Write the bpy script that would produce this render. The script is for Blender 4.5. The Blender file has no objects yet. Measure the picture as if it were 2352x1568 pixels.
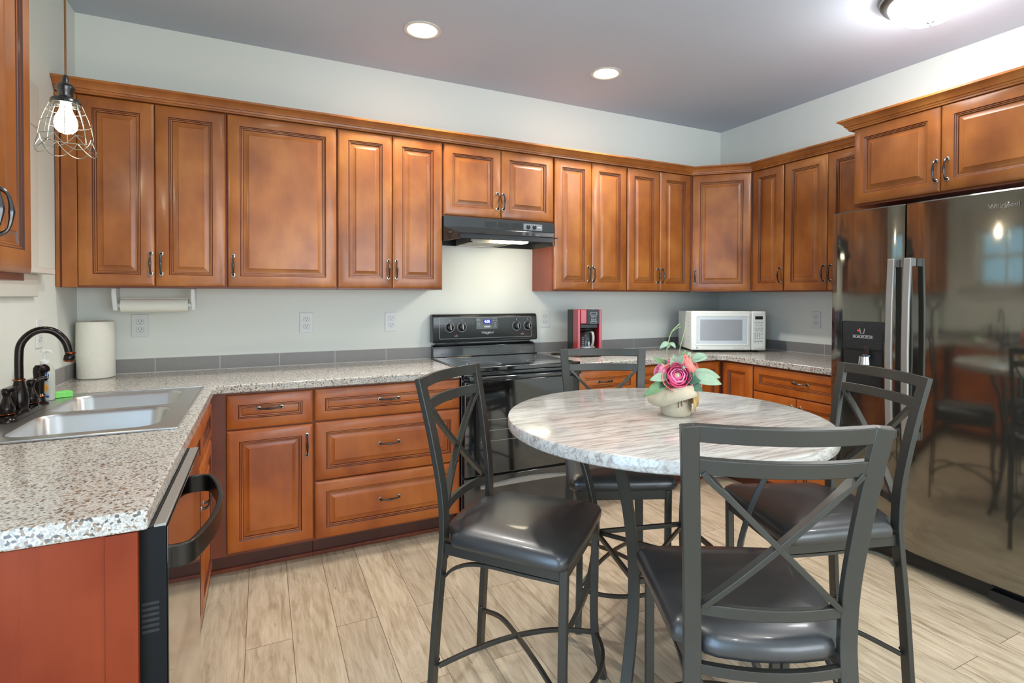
import bpy, bmesh, math, random
from mathutils import Vector, Matrix
random.seed(7)
S = bpy.context.scene
COL = S.collection
PI = math.pi

# ------------------------------------------------------------------ camera
CAMP = Vector((0.84342, -3.45573, 1.32059)); YAW = math.radians(26.3758); PIT = math.radians(-0.7778); ROL = math.radians(0.164)
fw = Vector((math.sin(YAW)*math.cos(PIT), math.cos(YAW)*math.cos(PIT), math.sin(PIT)))
rt = Vector((math.cos(YAW), -math.sin(YAW), 0)); up = rt.cross(fw)
r2 = rt*math.cos(ROL) + up*math.sin(ROL); u2 = -rt*math.sin(ROL) + up*math.cos(ROL)
cam = bpy.data.cameras.new('camera'); camo = bpy.data.objects.new('camera', cam); COL.objects.link(camo)
camo.matrix_world = Matrix(((r2.x, u2.x, -fw.x, CAMP.x), (r2.y, u2.y, -fw.y, CAMP.y), (r2.z, u2.z, -fw.z, CAMP.z), (0, 0, 0, 1)))
cam.sensor_width = 36; cam.lens = 1231.383/2352*36
cam.shift_x = (1176-1213.685)/2352; cam.shift_y = (696.213-784)/2352
cam.clip_start = 0.02
S.camera = camo
# ------------------------------------------------------------------ view, world, daylight
S.view_settings.view_transform = 'Standard'; S.view_settings.look = 'None'
S.view_settings.exposure = 0.45; S.view_settings.gamma = 1.0; S.view_settings.use_curve_mapping = False
W = bpy.data.worlds.new('sky'); S.world = W; W.use_nodes = True
bg = W.node_tree.nodes['Background']; bg.inputs[0].default_value = (0.40, 0.68, 0.90, 1); bg.inputs[1].default_value = 1.6
def area(name, loc, rot, sx, sy, e, col):
    l = bpy.data.lights.new(name, 'AREA'); l.shape = 'RECTANGLE'; l.size = sx; l.size_y = sy; l.energy = e; l.color = col
    o = bpy.data.objects.new(name, l); o.location = loc; o.rotation_euler = rot; COL.objects.link(o); return o
# daylight coming in through the patio door beside the camera and through the sink window
area('patio_daylight', (-0.10, -3.65, 1.10), (0, -PI/2, 0), 1.9, 1.5, 42, (0.48, 0.69, 1.0))
area('rear_fill_light', (2.6, -7.08, 1.35), (PI/2, 0, 0), 3.2, 1.9, 95, (0.93, 0.96, 1.0))  # added fill lamp in the unseen rear window, brightens the camera-facing fronts

# ------------------------------------------------------------------ materials
def s2l(c): return tuple(((x/255)/12.92 if x/255 <= 0.04045 else ((x/255+0.055)/1.055)**2.4) for x in c)
class NT:
    def __init__(s, name):
        s.m = bpy.data.materials.new(name); s.m.use_nodes = True; s.t = s.m.node_tree; s.b = s.t.nodes['Principled BSDF']
    def n(s, ty, **kw):
        x = s.t.nodes.new(ty)
        for k, v in kw.items(): setattr(x, k, v)
        return x
    def l(s, a, b): s.t.links.new(a, b)
    def set(s, **kw):
        for k, v in kw.items(): s.b.inputs[k.replace('_', ' ')].default_value = v
    def coord(s, scale, kind='Object', rnd=0.0, rot=(0, 0, 0)):
        if kind == 'World': c = s.n('ShaderNodeNewGeometry').outputs['Position']
        else: c = s.n('ShaderNodeTexCoord').outputs[kind]
        if rnd:
            oi = s.n('ShaderNodeObjectInfo'); mu = s.n('ShaderNodeMath', operation='MULTIPLY'); mu.inputs[1].default_value = rnd
            s.l(oi.outputs['Random'], mu.inputs[0]); ad = s.n('ShaderNodeVectorMath', operation='ADD'); s.l(c, ad.inputs[0]); s.l(mu.outputs[0], ad.inputs[1]); c = ad.outputs[0]
        mp = s.n('ShaderNodeMapping'); mp.inputs['Scale'].default_value = scale; mp.inputs['Rotation'].default_value = rot; s.l(c, mp.inputs['Vector']); return mp.outputs[0]
    def noise(s, vec, scale, detail=4, rough=.55, dist=0):
        x = s.n('ShaderNodeTexNoise'); x.inputs['Scale'].default_value = scale; x.inputs['Detail'].default_value = detail; x.inputs['Roughness'].default_value = rough; x.inputs['Distortion'].default_value = dist
        s.l(vec, x.inputs['Vector']); return x.outputs['Fac']
    def ramp(s, fac, stops, interp='LINEAR'):
        r = s.n('ShaderNodeValToRGB'); r.color_ramp.interpolation = interp; e = r.color_ramp.elements
        while len(e) < len(stops): e.new(0.5)
        for el, (p, c) in zip(e, stops):
            el.position = p; el.color = (c, c, c, 1) if isinstance(c, (int, float)) else (*c, 1)
        s.l(fac, r.inputs[0]); return r.outputs[0]
    def mix(s, fac, a, b, mode='MIX'):
        x = s.n('ShaderNodeMix', data_type='RGBA', blend_type=mode)
        for inp, v in ((x.inputs[0], fac), (x.inputs[6], a), (x.inputs[7], b)):
            if hasattr(v, 'is_linked') or hasattr(v, 'links'): s.l(v, inp)
            elif isinstance(v, (int, float)): inp.default_value = v
            else: inp.default_value = (*v, 1)
        return x.outputs[2]
    def bump(s, fac, strength=.2, dist=.002):
        b = s.n('ShaderNodeBump'); b.inputs['Strength'].default_value = strength; b.inputs['Distance'].default_value = dist
        s.l(fac, b.inputs['Height']); s.l(b.outputs[0], s.b.inputs['Normal'])
    def base(s, c): s.l(c, s.b.inputs['Base Color'])

def plain(name, rgb, rough=.5, metal=0., coat=0., spec=.5, noise=None, bump=None, trans=0., ior=1.45, alpha=1.):
    m = NT(name); c = s2l(rgb); m.set(Base_Color=(*c, 1), Roughness=rough, Metallic=metal, Coat_Weight=coat, Specular_IOR_Level=spec, Transmission_Weight=trans, IOR=ior, Alpha=alpha)
    if coat: m.set(Coat_Roughness=.08)
    v = m.coord((1, 1, 1))
    f = m.noise(v, noise[0] if noise else 30, 3)
    a = noise[1] if noise else .03
    m.base(m.mix(f, tuple(x*(1-a) for x in c), tuple(min(1, x*(1+a)) for x in c)))
    if bump: m.bump(m.noise(v, bump[0], 3), bump[1], bump[2])
    return m.m
def glow(name, rgb, st):
    m = NT(name); m.set(Base_Color=(*rgb, 1), Emission_Color=(*rgb, 1), Emission_Strength=st, Roughness=.4); return m.m
def wood(name, dark, mid, light, rough=.36, coat=.2, stretch=(9, 9, 1.3)):
    m = NT(name); m.set(Roughness=rough, Coat_Weight=coat, Coat_Roughness=.16)
    v = m.coord(stretch, 'Object', 13.); v2 = m.coord((1, 1, .7), 'Object', 7.)
    g = m.noise(v, 4.0, 6, .6, .4); b = m.noise(v2, 5.5, 3, .5)
    c1 = m.ramp(b, [(.30, s2l(dark)), (.5, s2l(mid)), (.72, s2l(light))])
    c2 = m.ramp(g, [(.32, .93), (.5, 1.0), (.7, 1.03)])
    m.base(m.mix(1.0, c1, c2, 'MULTIPLY'))
    return m.m
M = {}
M['wood'] = wood('cherry_wood', (130, 70, 26), (153, 88, 35), (172, 107, 47))
M['woodb'] = wood('cherry_wood_base', (146, 70, 22), (170, 88, 28), (184, 103, 36))
M['frame'] = wood('cherry_face_frame', (104, 48, 28), (120, 58, 34), (134, 68, 40), .38, .15)
M['side'] = wood('cherry_side_panel', (128, 58, 38), (140, 66, 44), (150, 74, 52), .4, .1, (14, 14, .8))
M['glaze'] = plain('dark_glaze', (76, 33, 19), .4, coat=.2)
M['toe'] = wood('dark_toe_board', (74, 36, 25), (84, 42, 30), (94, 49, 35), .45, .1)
def granite():
    m = NT('speckled_laminate'); m.set(Roughness=.2, Coat_Weight=.3, Coat_Roughness=.1)
    v = m.coord((1, 1, 1), 'World')
    vo = m.n('ShaderNodeTexVoronoi'); vo.inputs['Scale'].default_value = 330; m.l(v, vo.inputs['Vector'])
    vo2 = m.n('ShaderNodeTexVoronoi'); vo2.inputs['Scale'].default_value = 190; m.l(v, vo2.inputs['Vector'])
    sep = m.n('ShaderNodeSeparateColor'); m.l(vo.outputs['Color'], sep.inputs[0]); sep2 = m.n('ShaderNodeSeparateColor'); m.l(vo2.outputs['Color'], sep2.inputs[0])
    base = m.ramp(sep.outputs[0], [(0, s2l((158, 151, 140))), (.35, s2l((188, 183, 172))), (.6, s2l((212, 209, 201))), (.85, s2l((166, 157, 144))), (1, s2l((226, 224, 218)))])
    dk = m.ramp(sep2.outputs[1], [(0, 1.), (.10, 1.), (.13, 0.)], 'LINEAR'); dk2 = m.ramp(sep2.outputs[2], [(0, 1.), (.07, 1.), (.1, 0.)])
    c = m.mix(dk, base, s2l((96, 90, 84))); c = m.mix(dk2, c, s2l((140, 114, 90))); m.base(c); return m.m
M['granite'] = granite()
def tabletop():
    m = NT('streaked_stone_laminate'); m.set(Roughness=.16, Coat_Weight=.3, Coat_Roughness=.06)
    v = m.coord((3.2, 44, 30), 'World', rot=(0, 0, math.radians(22))); v2 = m.coord((2.2, 17, 14), 'World', rot=(0, 0, math.radians(22)))
    f = m.noise(v, 1.7, 9, .7, 1.1); g = m.noise(v2, 2.0, 7, .66, 1.3)
    c = m.ramp(f, [(.32, s2l((66, 54, 50))), (.43, s2l((146, 137, 130))), (.5, s2l((196, 192, 184))), (.62, s2l((222, 219, 211))), (.75, s2l((176, 170, 162)))])
    d = m.ramp(g, [(.36, s2l((128, 112, 102))), (.44, s2l((206, 200, 190))), (.6, s2l((232, 229, 222)))])
    m.base(m.mix(1., m.mix(.42, c, d), (.78, .78, .78), 'MULTIPLY')); return m.m
M['stone'] = tabletop()
def floor_m():
    m = NT('oak_plank_floor'); m.set(Roughness=.36, Specular_IOR_Level=.45)
    pos = m.n('ShaderNodeNewGeometry').outputs['Position']
    sx = m.n('ShaderNodeSeparateXYZ'); m.l(pos, sx.inputs[0])
    cb = m.n('ShaderNodeCombineXYZ'); m.l(sx.outputs[1], cb.inputs[0])
    ax = m.n('ShaderNodeMath', operation='ADD'); ax.inputs[1].default_value = 10*0.161-0.782+0.161; m.l(sx.outputs[0], ax.inputs[0]); m.l(ax.outputs[0], cb.inputs[1])
    br = m.n('ShaderNodeTexBrick'); br.offset = .37; br.offset_frequency = 2; br.squash = 1
    br.inputs['Scale'].default_value = 1; br.inputs['Brick Width'].default_value = 1.22; br.inputs['Row Height'].default_value = .161; br.inputs['Mortar Size'].default_value = .0013; br.inputs['Mortar Smooth'].default_value = .3; br.inputs['Bias'].default_value = 0
    br.inputs['Color1'].default_value = (0, 0, 0, 1); br.inputs['Color2'].default_value = (1, 1, 1, 1); br.inputs['Mortar'].default_value = (.5, .5, .5, 1)
    m.l(cb.outputs[0], br.inputs['Vector'])
    sc = m.n('ShaderNodeVectorMath', operation='SCALE'); sc.inputs['Scale'].default_value = 9.0; m.l(br.outputs['Color'], sc.inputs[0])
    ad = m.n('ShaderNodeVectorMath', operation='ADD'); m.l(pos, ad.inputs[0]); m.l(sc.outputs[0], ad.inputs[1])
    mp = m.n('ShaderNodeMapping'); mp.inputs['Scale'].default_value = (13, 1.2, 1); m.l(ad.outputs[0], mp.inputs[0])
    mp2 = m.n('ShaderNodeMapping'); mp2.inputs['Scale'].default_value = (5, 1.1, 1); m.l(ad.outputs[0], mp2.inputs[0])
    g = m.noise(mp.outputs[0], 4, 7, .62, .7); k = m.noise(mp2.outputs[0], 2.6, 4, .6, 1.6)
    c = m.ramp(g, [(.26, s2l((160, 143, 120))), (.42, s2l((182, 166, 141))), (.55, s2l((195, 180, 155))), (.72, s2l((206, 192, 168)))])
    kn = m.ramp(k, [(.22, s2l((128, 112, 92))), (.36, s2l((214, 206, 194))), (.5, (1, 1, 1))])
    c = m.mix(.55, c, kn, 'MULTIPLY')
    mp3 = m.n('ShaderNodeMapping'); mp3.inputs['Scale'].default_value = (75, 3.2, 1); m.l(ad.outputs[0], mp3.inputs[0])
    fine = m.noise(mp3.outputs[0], 3.2, 5, .65, .3); c = m.mix(1., c, m.ramp(fine, [(.3, .90), (.5, 1.0), (.7, 1.04)]), 'MULTIPLY')
    mp4 = m.n('ShaderNodeMapping'); mp4.inputs['Scale'].default_value = (16, .9, 1); m.l(ad.outputs[0], mp4.inputs[0])
    crack = m.noise(mp4.outputs[0], 3.0, 3, .5, 2.2); c = m.mix(m.ramp(crack, [(.27, .55), (.30, 0.)]), c, s2l((112, 94, 76)))
    tone = m.ramp(br.outputs['Color'], [(0, .9), (1, 1.07)]); c = m.mix(1., c, tone, 'MULTIPLY')
    c = m.mix(br.outputs['Fac'], c, s2l((108, 92, 74))); m.base(c)
    m.bump(g, .06, .001); return m.m
M['floor'] = floor_m()
M['wall'] = plain('wall_paint', (220, 223, 214), .62, noise=(2, .015), bump=(180, .05, .001))
M['ceil'] = plain('ceiling_paint', (190, 198, 208), .8, noise=(2, .015), bump=(220, .05, .001))
M['trim'] = plain('white_trim_paint', (214, 212, 202), .35, coat=.2)
M['tile'] = plain('grey_tile', (134, 132, 129), .42, noise=(60, .07))
M['grout'] = plain('pale_grout', (190, 189, 184), .8)
M['black'] = plain('black_enamel', (26, 28, 30), .12, coat=.8, spec=.9)
M['blackmat'] = plain('black_plastic', (20, 21, 23), .4)
M['hoodb'] = plain('black_hood_enamel', (38, 41, 41), .24, coat=.3)
M['glassblk'] = plain('black_glass', (14, 15, 16), .05, coat=1., spec=1.)
M['ovwin'] = plain('smoked_oven_glass', (34, 35, 35), .06, coat=1., spec=.8)
M['fridge'] = plain('glossy_black_fridge', (132, 129, 120), .07, metal=.94, bump=(3.2, .12, .006))
M['fhandle'] = plain('graphite_handle', (158, 155, 149), .42, metal=.55)
M['dwhandle'] = plain('dark_metal_handle', (58, 55, 52), .3, metal=.8)
M['dwside'] = plain('black_door_edge', (10, 11, 13), .45, spec=.25)
M['endp'] = wood('red_cherry_end_panel', (116, 42, 16), (126, 49, 20), (136, 57, 26), .45, .05, (14, 14, .8))
M['endp'].node_tree.nodes['Principled BSDF'].inputs['Specular IOR Level'].default_value = .15
M['steel'] = plain('brushed_steel', (206, 206, 204), .32, metal=1., noise=(12, .05))
M['chrome'] = plain('chrome', (210, 212, 214), .1, metal=1.)
M['bronze'] = plain('oil_rubbed_bronze', (46, 41, 39), .2, metal=.85)
M['copper'] = plain('copper_ring', (150, 84, 52), .25, metal=1.)
M['pewter'] = plain('pewter_pull', (82, 82, 82), .26, metal=.9)
M['rosette'] = plain('bright_rosette', (172, 166, 155), .25, metal=.9)
M['iron'] = plain('charcoal_powder_coat', (72, 71, 66), .36, metal=.55, bump=(900, .12, .0006))
M['leather'] = plain('black_leatherette', (44, 45, 46), .36, spec=1., coat=.18, noise=(160, .15), bump=(260, .14, .001))
M['white'] = plain('white_plastic', (224, 226, 222), .35)
M['outlet'] = plain('outlet_plastic', (214, 216, 212), .35)
M['paper'] = plain('paper_towel', (224, 222, 208), .9, bump=(90, .5, .003))
M['card'] = plain('brown_cardboard', (150, 118, 84), .8)
M['mww'] = plain('microwave_white', (240, 242, 234), .3, coat=.2)
M['mwblue'] = plain('microwave_pale_panel', (216, 226, 230), .3)
M['mwwin'] = plain('microwave_window', (166, 170, 174), .22)
M['slot'] = plain('dark_slot', (28, 28, 28), .6)
M['grey'] = plain('grey_print', (120, 124, 128), .5)
M['lgrey'] = plain('light_print', (190, 194, 196), .5)
M['red'] = plain('red_plastic', (168, 24, 42), .28, coat=.3)
M['redl'] = glow('red_indicator', s2l((255, 40, 30)), 1.2)
M['blued'] = glow('blue_digits', s2l((150, 165, 255)), 5)
M['bluep'] = glow('blue_display', s2l((24, 28, 140)), .3)
M['bulb'] = glow('lit_bulb', (1, .88, .68), 30)
M['can'] = glow('lit_can_lens', (1, .95, .84), 26)
M['domeg'] = glow('lit_frosted_dome', (.97, .99, 1), 38)
M['hoodl'] = glow('lit_hood_lens', (1, .86, .62), 26)
M['cord'] = plain('brown_cord', (134, 92, 56), .8)
M['cage'] = plain('cage_wire', (150, 150, 142), .3, metal=.9)
M['nickel'] = plain('brushed_nickel', (140, 146, 142), .3, metal=.9)
M['burlap'] = plain('burlap', (196, 182, 154), .95, noise=(120, .12), bump=(300, .6, .002))
M['burlapg'] = plain('golden_burlap', (188, 156, 98), .95, noise=(120, .12), bump=(300, .6, .002))
M['twine'] = plain('twine', (120, 92, 66), .9)
M['leafd'] = plain('dark_leaf', (64, 98, 74), .5, noise=(40, .25)); M['leafl'] = plain('pale_leaf', (150, 172, 142), .55, noise=(40, .2)); M['leafm'] = plain('green_leaf', (112, 142, 96), .5, noise=(40, .25)); M['stem'] = plain('vine_stem', (150, 172, 116), .6)
M['pink'] = plain('pink_petal', (228, 92, 130), .6, noise=(50, .2)); M['pinkl'] = plain('pale_pink_petal', (236, 150, 184), .6, noise=(50, .15)); M['coral'] = plain('coral_petal', (234, 142, 128), .6, noise=(50, .2)); M['heart'] = plain('flower_heart', (206, 190, 140), .6)
M['soapc'] = plain('clear_soap_bottle', (178, 182, 172), .18, spec=.5)
M['soapblue'] = plain('soap_label_blue', (40, 84, 160), .35); M['soapor'] = plain('soap_label_orange', (232, 160, 60), .35); M['soapgr'] = plain('soap_label_grey', (150, 156, 160), .4)
M['sponge'] = plain('green_sponge', (126, 214, 112), .9, noise=(160, .2), bump=(200, .6, .002))
M['glass'] = plain('clear_glass', (244, 250, 250), .02, trans=1.0, ior=1.45)
M['mesh'] = plain('filter_mesh', (150, 148, 138), .4, metal=.7, noise=(400, .5))

# ------------------------------------------------------------------ mesh builder
def crom(P, n=6):
    P = [Vector(p) for p in P]; out = []
    for i in range(len(P)-1):
        p0 = P[max(i-1, 0)]; p1 = P[i]; p2 = P[i+1]; p3 = P[min(i+2, len(P)-1)]
        for k in range(n):
            t = k/n
            out.append(0.5*((2*p1)+(p2-p0)*t+(2*p0-5*p1+4*p2-p3)*t*t+(3*p1-p0-3*p2+p3)*t**3))
    out.append(P[-1]); return out
def lerpl(a, n):
    out = []
    for i in range(len(a)-1):
        for k in range(n): out.append(a[i]+(a[i+1]-a[i])*k/n)
    out.append(a[-1]); return out
class MB:
    def __init__(s): s.v = []; s.f = []; s.m = []
    def add(s, vs, fs, mi=0, X=None):
        o = len(s.v)
        for p in vs:
            p = Vector(p); s.v.append(X @ p if X is not None else p)
        for f in fs: s.f.append([o+i for i in f]); s.m.append(mi)
        return s
    def box(s, a, b, mi=0, X=None):
        x0, y0, z0 = [min(p, q) for p, q in zip(a, b)]; x1, y1, z1 = [max(p, q) for p, q in zip(a, b)]
        return s.add([(x0, y0, z0), (x1, y0, z0), (x1, y1, z0), (x0, y1, z0), (x0, y0, z1), (x1, y0, z1), (x1, y1, z1), (x0, y1, z1)],
              [(0, 3, 2, 1), (4, 5, 6, 7), (0, 1, 5, 4), (1, 2, 6, 5), (2, 3, 7, 6), (3, 0, 4, 7)], mi, X)
    def loops(s, L, mi=0, cap=True, close=True, mis=None, X=None):
        n = len(L[0]); vs = [p for l in L for p in l]; o = len(s.v); s.add(vs, [], mi, X)
        for i in range(len(L)-1):
            for j in range(n if close else n-1):
                k = (j+1) % n
                s.f.append([o+i*n+j, o+i*n+k, o+(i+1)*n+k, o+(i+1)*n+j]); s.m.append(mis[i] if mis else mi)
        if cap:
            s.f.append([o+j for j in range(n)][::-1]); s.m.append(mis[0] if mis else mi)
            q = o+(len(L)-1)*n; s.f.append([q+j for j in range(n)]); s.m.append(mis[-1] if mis else mi)
        return s
    def tube(s, path, r, n=10, mi=0, closed=False, X=None):
        P = [Vector(p) for p in path]; R = r if isinstance(r, (list, tuple)) else [r]*len(P); L = []; ref = None
        for i, p in enumerate(P):
            a = P[i-1] if (i or closed) else p; b = P[(i+1) % len(P)] if (i < len(P)-1 or closed) else p
            t = (b-a).normalized()
            if ref is None: ref = t.orthogonal().normalized()
            else: ref = (ref-t*ref.dot(t)).normalized()
            q = t.cross(ref)
            L.append([p+(ref*math.cos(2*PI*k/n)+q*math.sin(2*PI*k/n))*R[i] for k in range(n)])
        if closed: L.append(L[0]); return s.loops(L, mi, False, X=X)
        return s.loops(L, mi, True, X=X)
    def bar(s, path, w, h, side, mi=0, X=None, endn=None):
        """rectangular bar along path; w is measured along 'side' (made square to the tangent), h across"""
        P = [Vector(p) for p in path]; side = Vector(side); L = []
        for i, p in enumerate(P):
            t = (P[min(i+1, len(P)-1)]-P[max(i-1, 0)]).normalized()
            a = (side-t*side.dot(t)).normalized(); b = t.cross(a)
            L.append([p+a*w/2+b*h/2, p-a*w/2+b*h/2, p-a*w/2-b*h/2, p+a*w/2-b*h/2])
        return s.loops(L, mi, True, X=X)
    def lathe(s, prof, n=24, mi=0, mis=None, X=None, cap=True):
        L = [[(r*math.cos(2*PI*k/n), r*math.sin(2*PI*k/n), z) for k in range(n)] for r, z in prof]
        return s.loops(L, mi, cap, mis=mis, X=X)
    def prism(s, poly, z0, z1, mi=0, X=None):
        return s.loops([[(x, y, z0) for x, y in poly], [(x, y, z1) for x, y in poly]], mi, True, X=X)
    def text(s, body, size, X, mi=0, ext=.0006, shear=0., align='CENTER'):
        c = bpy.data.curves.new('t', 'FONT'); c.body = body; c.size = size; c.extrude = ext; c.shear = shear; c.align_x = align; c.align_y = 'CENTER'; c.resolution_u = 3
        o = bpy.data.objects.new('t', c); COL.objects.link(o); dg = bpy.context.evaluated_depsgraph_get(); me = bpy.data.meshes.new_from_object(o.evaluated_get(dg))
        s.add([v.co for v in me.vertices], [list(p.vertices) for p in me.polygons], mi, X)
        bpy.data.objects.remove(o); bpy.data.curves.remove(c); bpy.data.meshes.remove(me); return s
    def mesh(s, name, mats, smooth=35):
        me = bpy.data.meshes.new(name); me.from_pydata([tuple(p) for p in s.v], [], s.f)
        for m in (mats if isinstance(mats, (list, tuple)) else [mats]): me.materials.append(m if not isinstance(m, str) else M[m])
        me.polygons.foreach_set('material_index', s.m)
        bm = bmesh.new(); bm.from_mesh(me); bmesh.ops.recalc_face_normals(bm, faces=bm.faces); bm.to_mesh(me); bm.free()
        if smooth:
            me.polygons.foreach_set('use_smooth', [True]*len(me.polygons)); me.set_sharp_from_angle(angle=math.radians(smooth))
        return me
    def obj(s, name, mats, parent=None, loc=(0, 0, 0), rot=(0, 0, 0), bevel=0, smooth=35, seg=2):
        return put(name, s.mesh(name, mats, smooth), parent, loc, rot, bevel, seg)
def put(name, me, parent=None, loc=(0, 0, 0), rot=(0, 0, 0), bevel=0, seg=2):
    o = bpy.data.objects.new(name, me); COL.objects.link(o); o.location = loc; o.rotation_euler = rot
    if parent: o.parent = parent
    if bevel:
        b = o.modifiers.new('bevel', 'BEVEL'); b.width = bevel; b.segments = seg; b.limit_method = 'ANGLE'; b.angle_limit = math.radians(40)
    return o
def thing(name, label, cat, loc=(0, 0, 0), rz=0, group=None):
    o = bpy.data.objects.new(name, None); COL.objects.link(o); o.location = loc; o.rotation_euler = (0, 0, rz); o.empty_display_size = .1
    return tag(o, label, cat, group)
def tag(o, label, cat, group=None):
    o['label'] = label; o['category'] = cat
    if group: o['group'] = group
    return o
def struct(o): o['kind'] = 'structure'; return o
XF = Matrix.Rotation(PI/2, 4, 'X')          # text lying in XY -> standing in XZ, facing -Y
def at(x, y, z, R=XF): return Matrix.Translation((x, y, z)) @ R

# ------------------------------------------------------------------ dimensions
RW, RH = 4.419, 2.743          # right wall x, ceiling
ZB, ZT = 1.355, 2.270          # wall cabinets
ZC = 0.907                     # counter top
YR = -7.0                      # wall behind the camera

# ------------------------------------------------------------------ room shell
struct(MB().box((-.15, YR-.15, -.05), (RW+.15, .15, 0)).obj('floor', 'floor'))
struct(MB().box((-.15, YR-.15, RH), (RW+.15, .15, RH+.05)).obj('ceiling', 'ceil'))
struct(MB().box((-.15, 0, 0), (RW+.15, .15, RH)).obj('wall_back', 'wall'))
struct(MB().box((RW, YR-.15, 0), (RW+.15, 0, RH)).obj('wall_right', 'wall'))
w = MB()                                     # left wall with the sink window and the patio door
wy0, wy1, wz0, wz1 = -1.53, -.655, 1.43, 2.0
py0, py1, pz1 = -4.45, -2.85, 2.08
w.box((-.15, wy1, 0), (0, 0, RH)); w.box((-.15, wy0, 0), (0, wy1, wz0)); w.box((-.15, wy0, wz1), (0, wy1, RH)); w.box((-.15, py1, 0), (0, wy0, RH))
w.box((-.15, py0, pz1), (0, py1, RH)); w.box((-.15, YR, 0), (0, py0, RH)); struct(w.obj('wall_left', 'wall'))
w = MB(); w.box((-.15, YR-.15, 0), (.9, YR, RH)); w.box((4.3, YR-.15, 0), (RW+.15, YR, RH)); w.box((.9, YR-.15, 0), (4.3, YR, .35)); w.box((.9, YR-.15, 2.35), (4.3, YR, RH)); struct(w.obj('wall_front', 'wall'))
w = MB()
for x in (.9, 2.0, 3.15, 4.25): w.box((x, YR-.1, .35), (x+.05, YR-.04, 2.35))
for z in (.35, 2.30): w.box((.9, YR-.1, z), (4.3, YR-.04, z+.05))
struct(w.obj('window_2', 'trim'))
w = MB()
for y in (py0, -3.70, py1-.07): w.box((-.12, y, 0), (-.04, y+.07, pz1))
for z in (0.0, pz1-.07): w.box((-.12, py0, z), (-.04, py1, z+.07))
dr = struct(w.obj('door_1', 'trim'))
# sink window: frame, sashes, panes, casing, stool and apron
win = MB(); win.box((-.13, wy0, wz0), (-.03, wy0+.04, wz1)); win.box((-.13, wy1-.04, wz0), (-.03, wy1, wz1)); win.box((-.13, wy0, wz0), (-.03, wy1, wz0+.04)); win.box((-.13, wy0, wz1-.04), (-.03, wy1, wz1))
win.box((-.11, wy0, 1.70), (-.05, wy1, 1.74)); win.box((-.10, -1.085, wz0), (-.06, -1.055, wz1))
wn = struct(win.obj('window_1', 'trim', bevel=.003))
MB().box((-.085, wy0+.04, wz0+.04), (-.08, wy1-.04, wz1-.04)).obj('window_pane', 'glass', wn)
cs = MB()
cs.box((0, wy1, wz0), (.017, wy1+.083, wz1)); cs.box((0, wy0-.095, wz0), (.019, wy0, wz1))
cs.box((0, wy0-.105, wz1), (.021, wy1+.090, wz1+.17))
struct(cs.obj('trim_1', 'trim', bevel=.003))
struct(MB().box((-.03, -1.66, 1.404), (.05, -.50, 1.430)).obj('trim_2', 'trim', bevel=.004))
ap = MB(); ap.box((0, wy0-.095, 1.312), (.017, wy1+.075, 1.404)); struct(ap.obj('trim_3', 'trim', bevel=.003))

# ------------------------------------------------------------------ doors, drawers, handles
def panel(w, h, t=.020, flat=False, rail=.055):
    R = [(0, 0, 0), (0, t-.009, 0), (.003, t-.0045, 0), (.015, t, 0), (rail, t, 0), (rail+.0035, t-.004, 1), (rail+.007, t-.0035, 0), (rail+.0095, t-.007, 1), (rail+.014, t-.0075, 0), (rail+.0162, t-.0125, 1)]
    if flat: R += [(rail+.020, t-.0115, 0)]
    else: R += [(rail+.018, t-.0125, 0), (rail+.040, t-.0035, 0), (rail+.0415, t-.0015, 0)]
    b = MB(); L = [[(i, -d, i), (w-i, -d, i), (w-i, -d, h-i), (i, -d, h-i)] for i, d, _ in R]
    b.loops(L, 0, True, mis=[r[2] for r in R[1:]]+[0][:0]); return b
def handle_mesh():
    b = MB(); P = crom([(0, -.002, -.049), (0, -.014, -.0475), (0, -.024, -.037), (0, -.0285, -.018), (0, -.030, 0), (0, -.0285, .018), (0, -.024, .037), (0, -.014, .0475), (0, -.002, .049)], 4)
    R = lerpl([.0065, .0048, .0034, .0044, .0062, .0044, .0034, .0048, .0065], 4); b.tube(P, R, 8)
    for z in (-.049, .049): b.lathe([(.0105, 0), (.0105, .0022), (.0085, .0042), (.004, .0048)], 14, 1, X=Matrix.Translation((0, 0, z)) @ Matrix.Rotation(PI/2, 4, 'X'))
    return b.mesh('handle', ['pewter', 'rosette'])
HM = handle_mesh()
_pm = {}
def front(par, x0, x1, z0, z1, y, wood='wood', flat=False, handle=None, name='door', rail=.055):
    w, h = x1-x0, z1-z0; k = (round(w, 4), round(h, 4), flat, wood, rail)
    if k not in _pm: _pm[k] = panel(w, h, flat=flat, rail=rail).mesh(name, [wood, 'glaze'], 25)
    o = put(name, _pm[k], par, (x0, y, z0))
    if handle:
        hx, hz, hor = handle; put('handle', HM, o, (hx-x0, -.0195 if not (flat or name == 'drawer') else -.0175 if not flat else -.0105, hz-z0), (0, PI/2 if hor else 0, 0))
    return o
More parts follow.
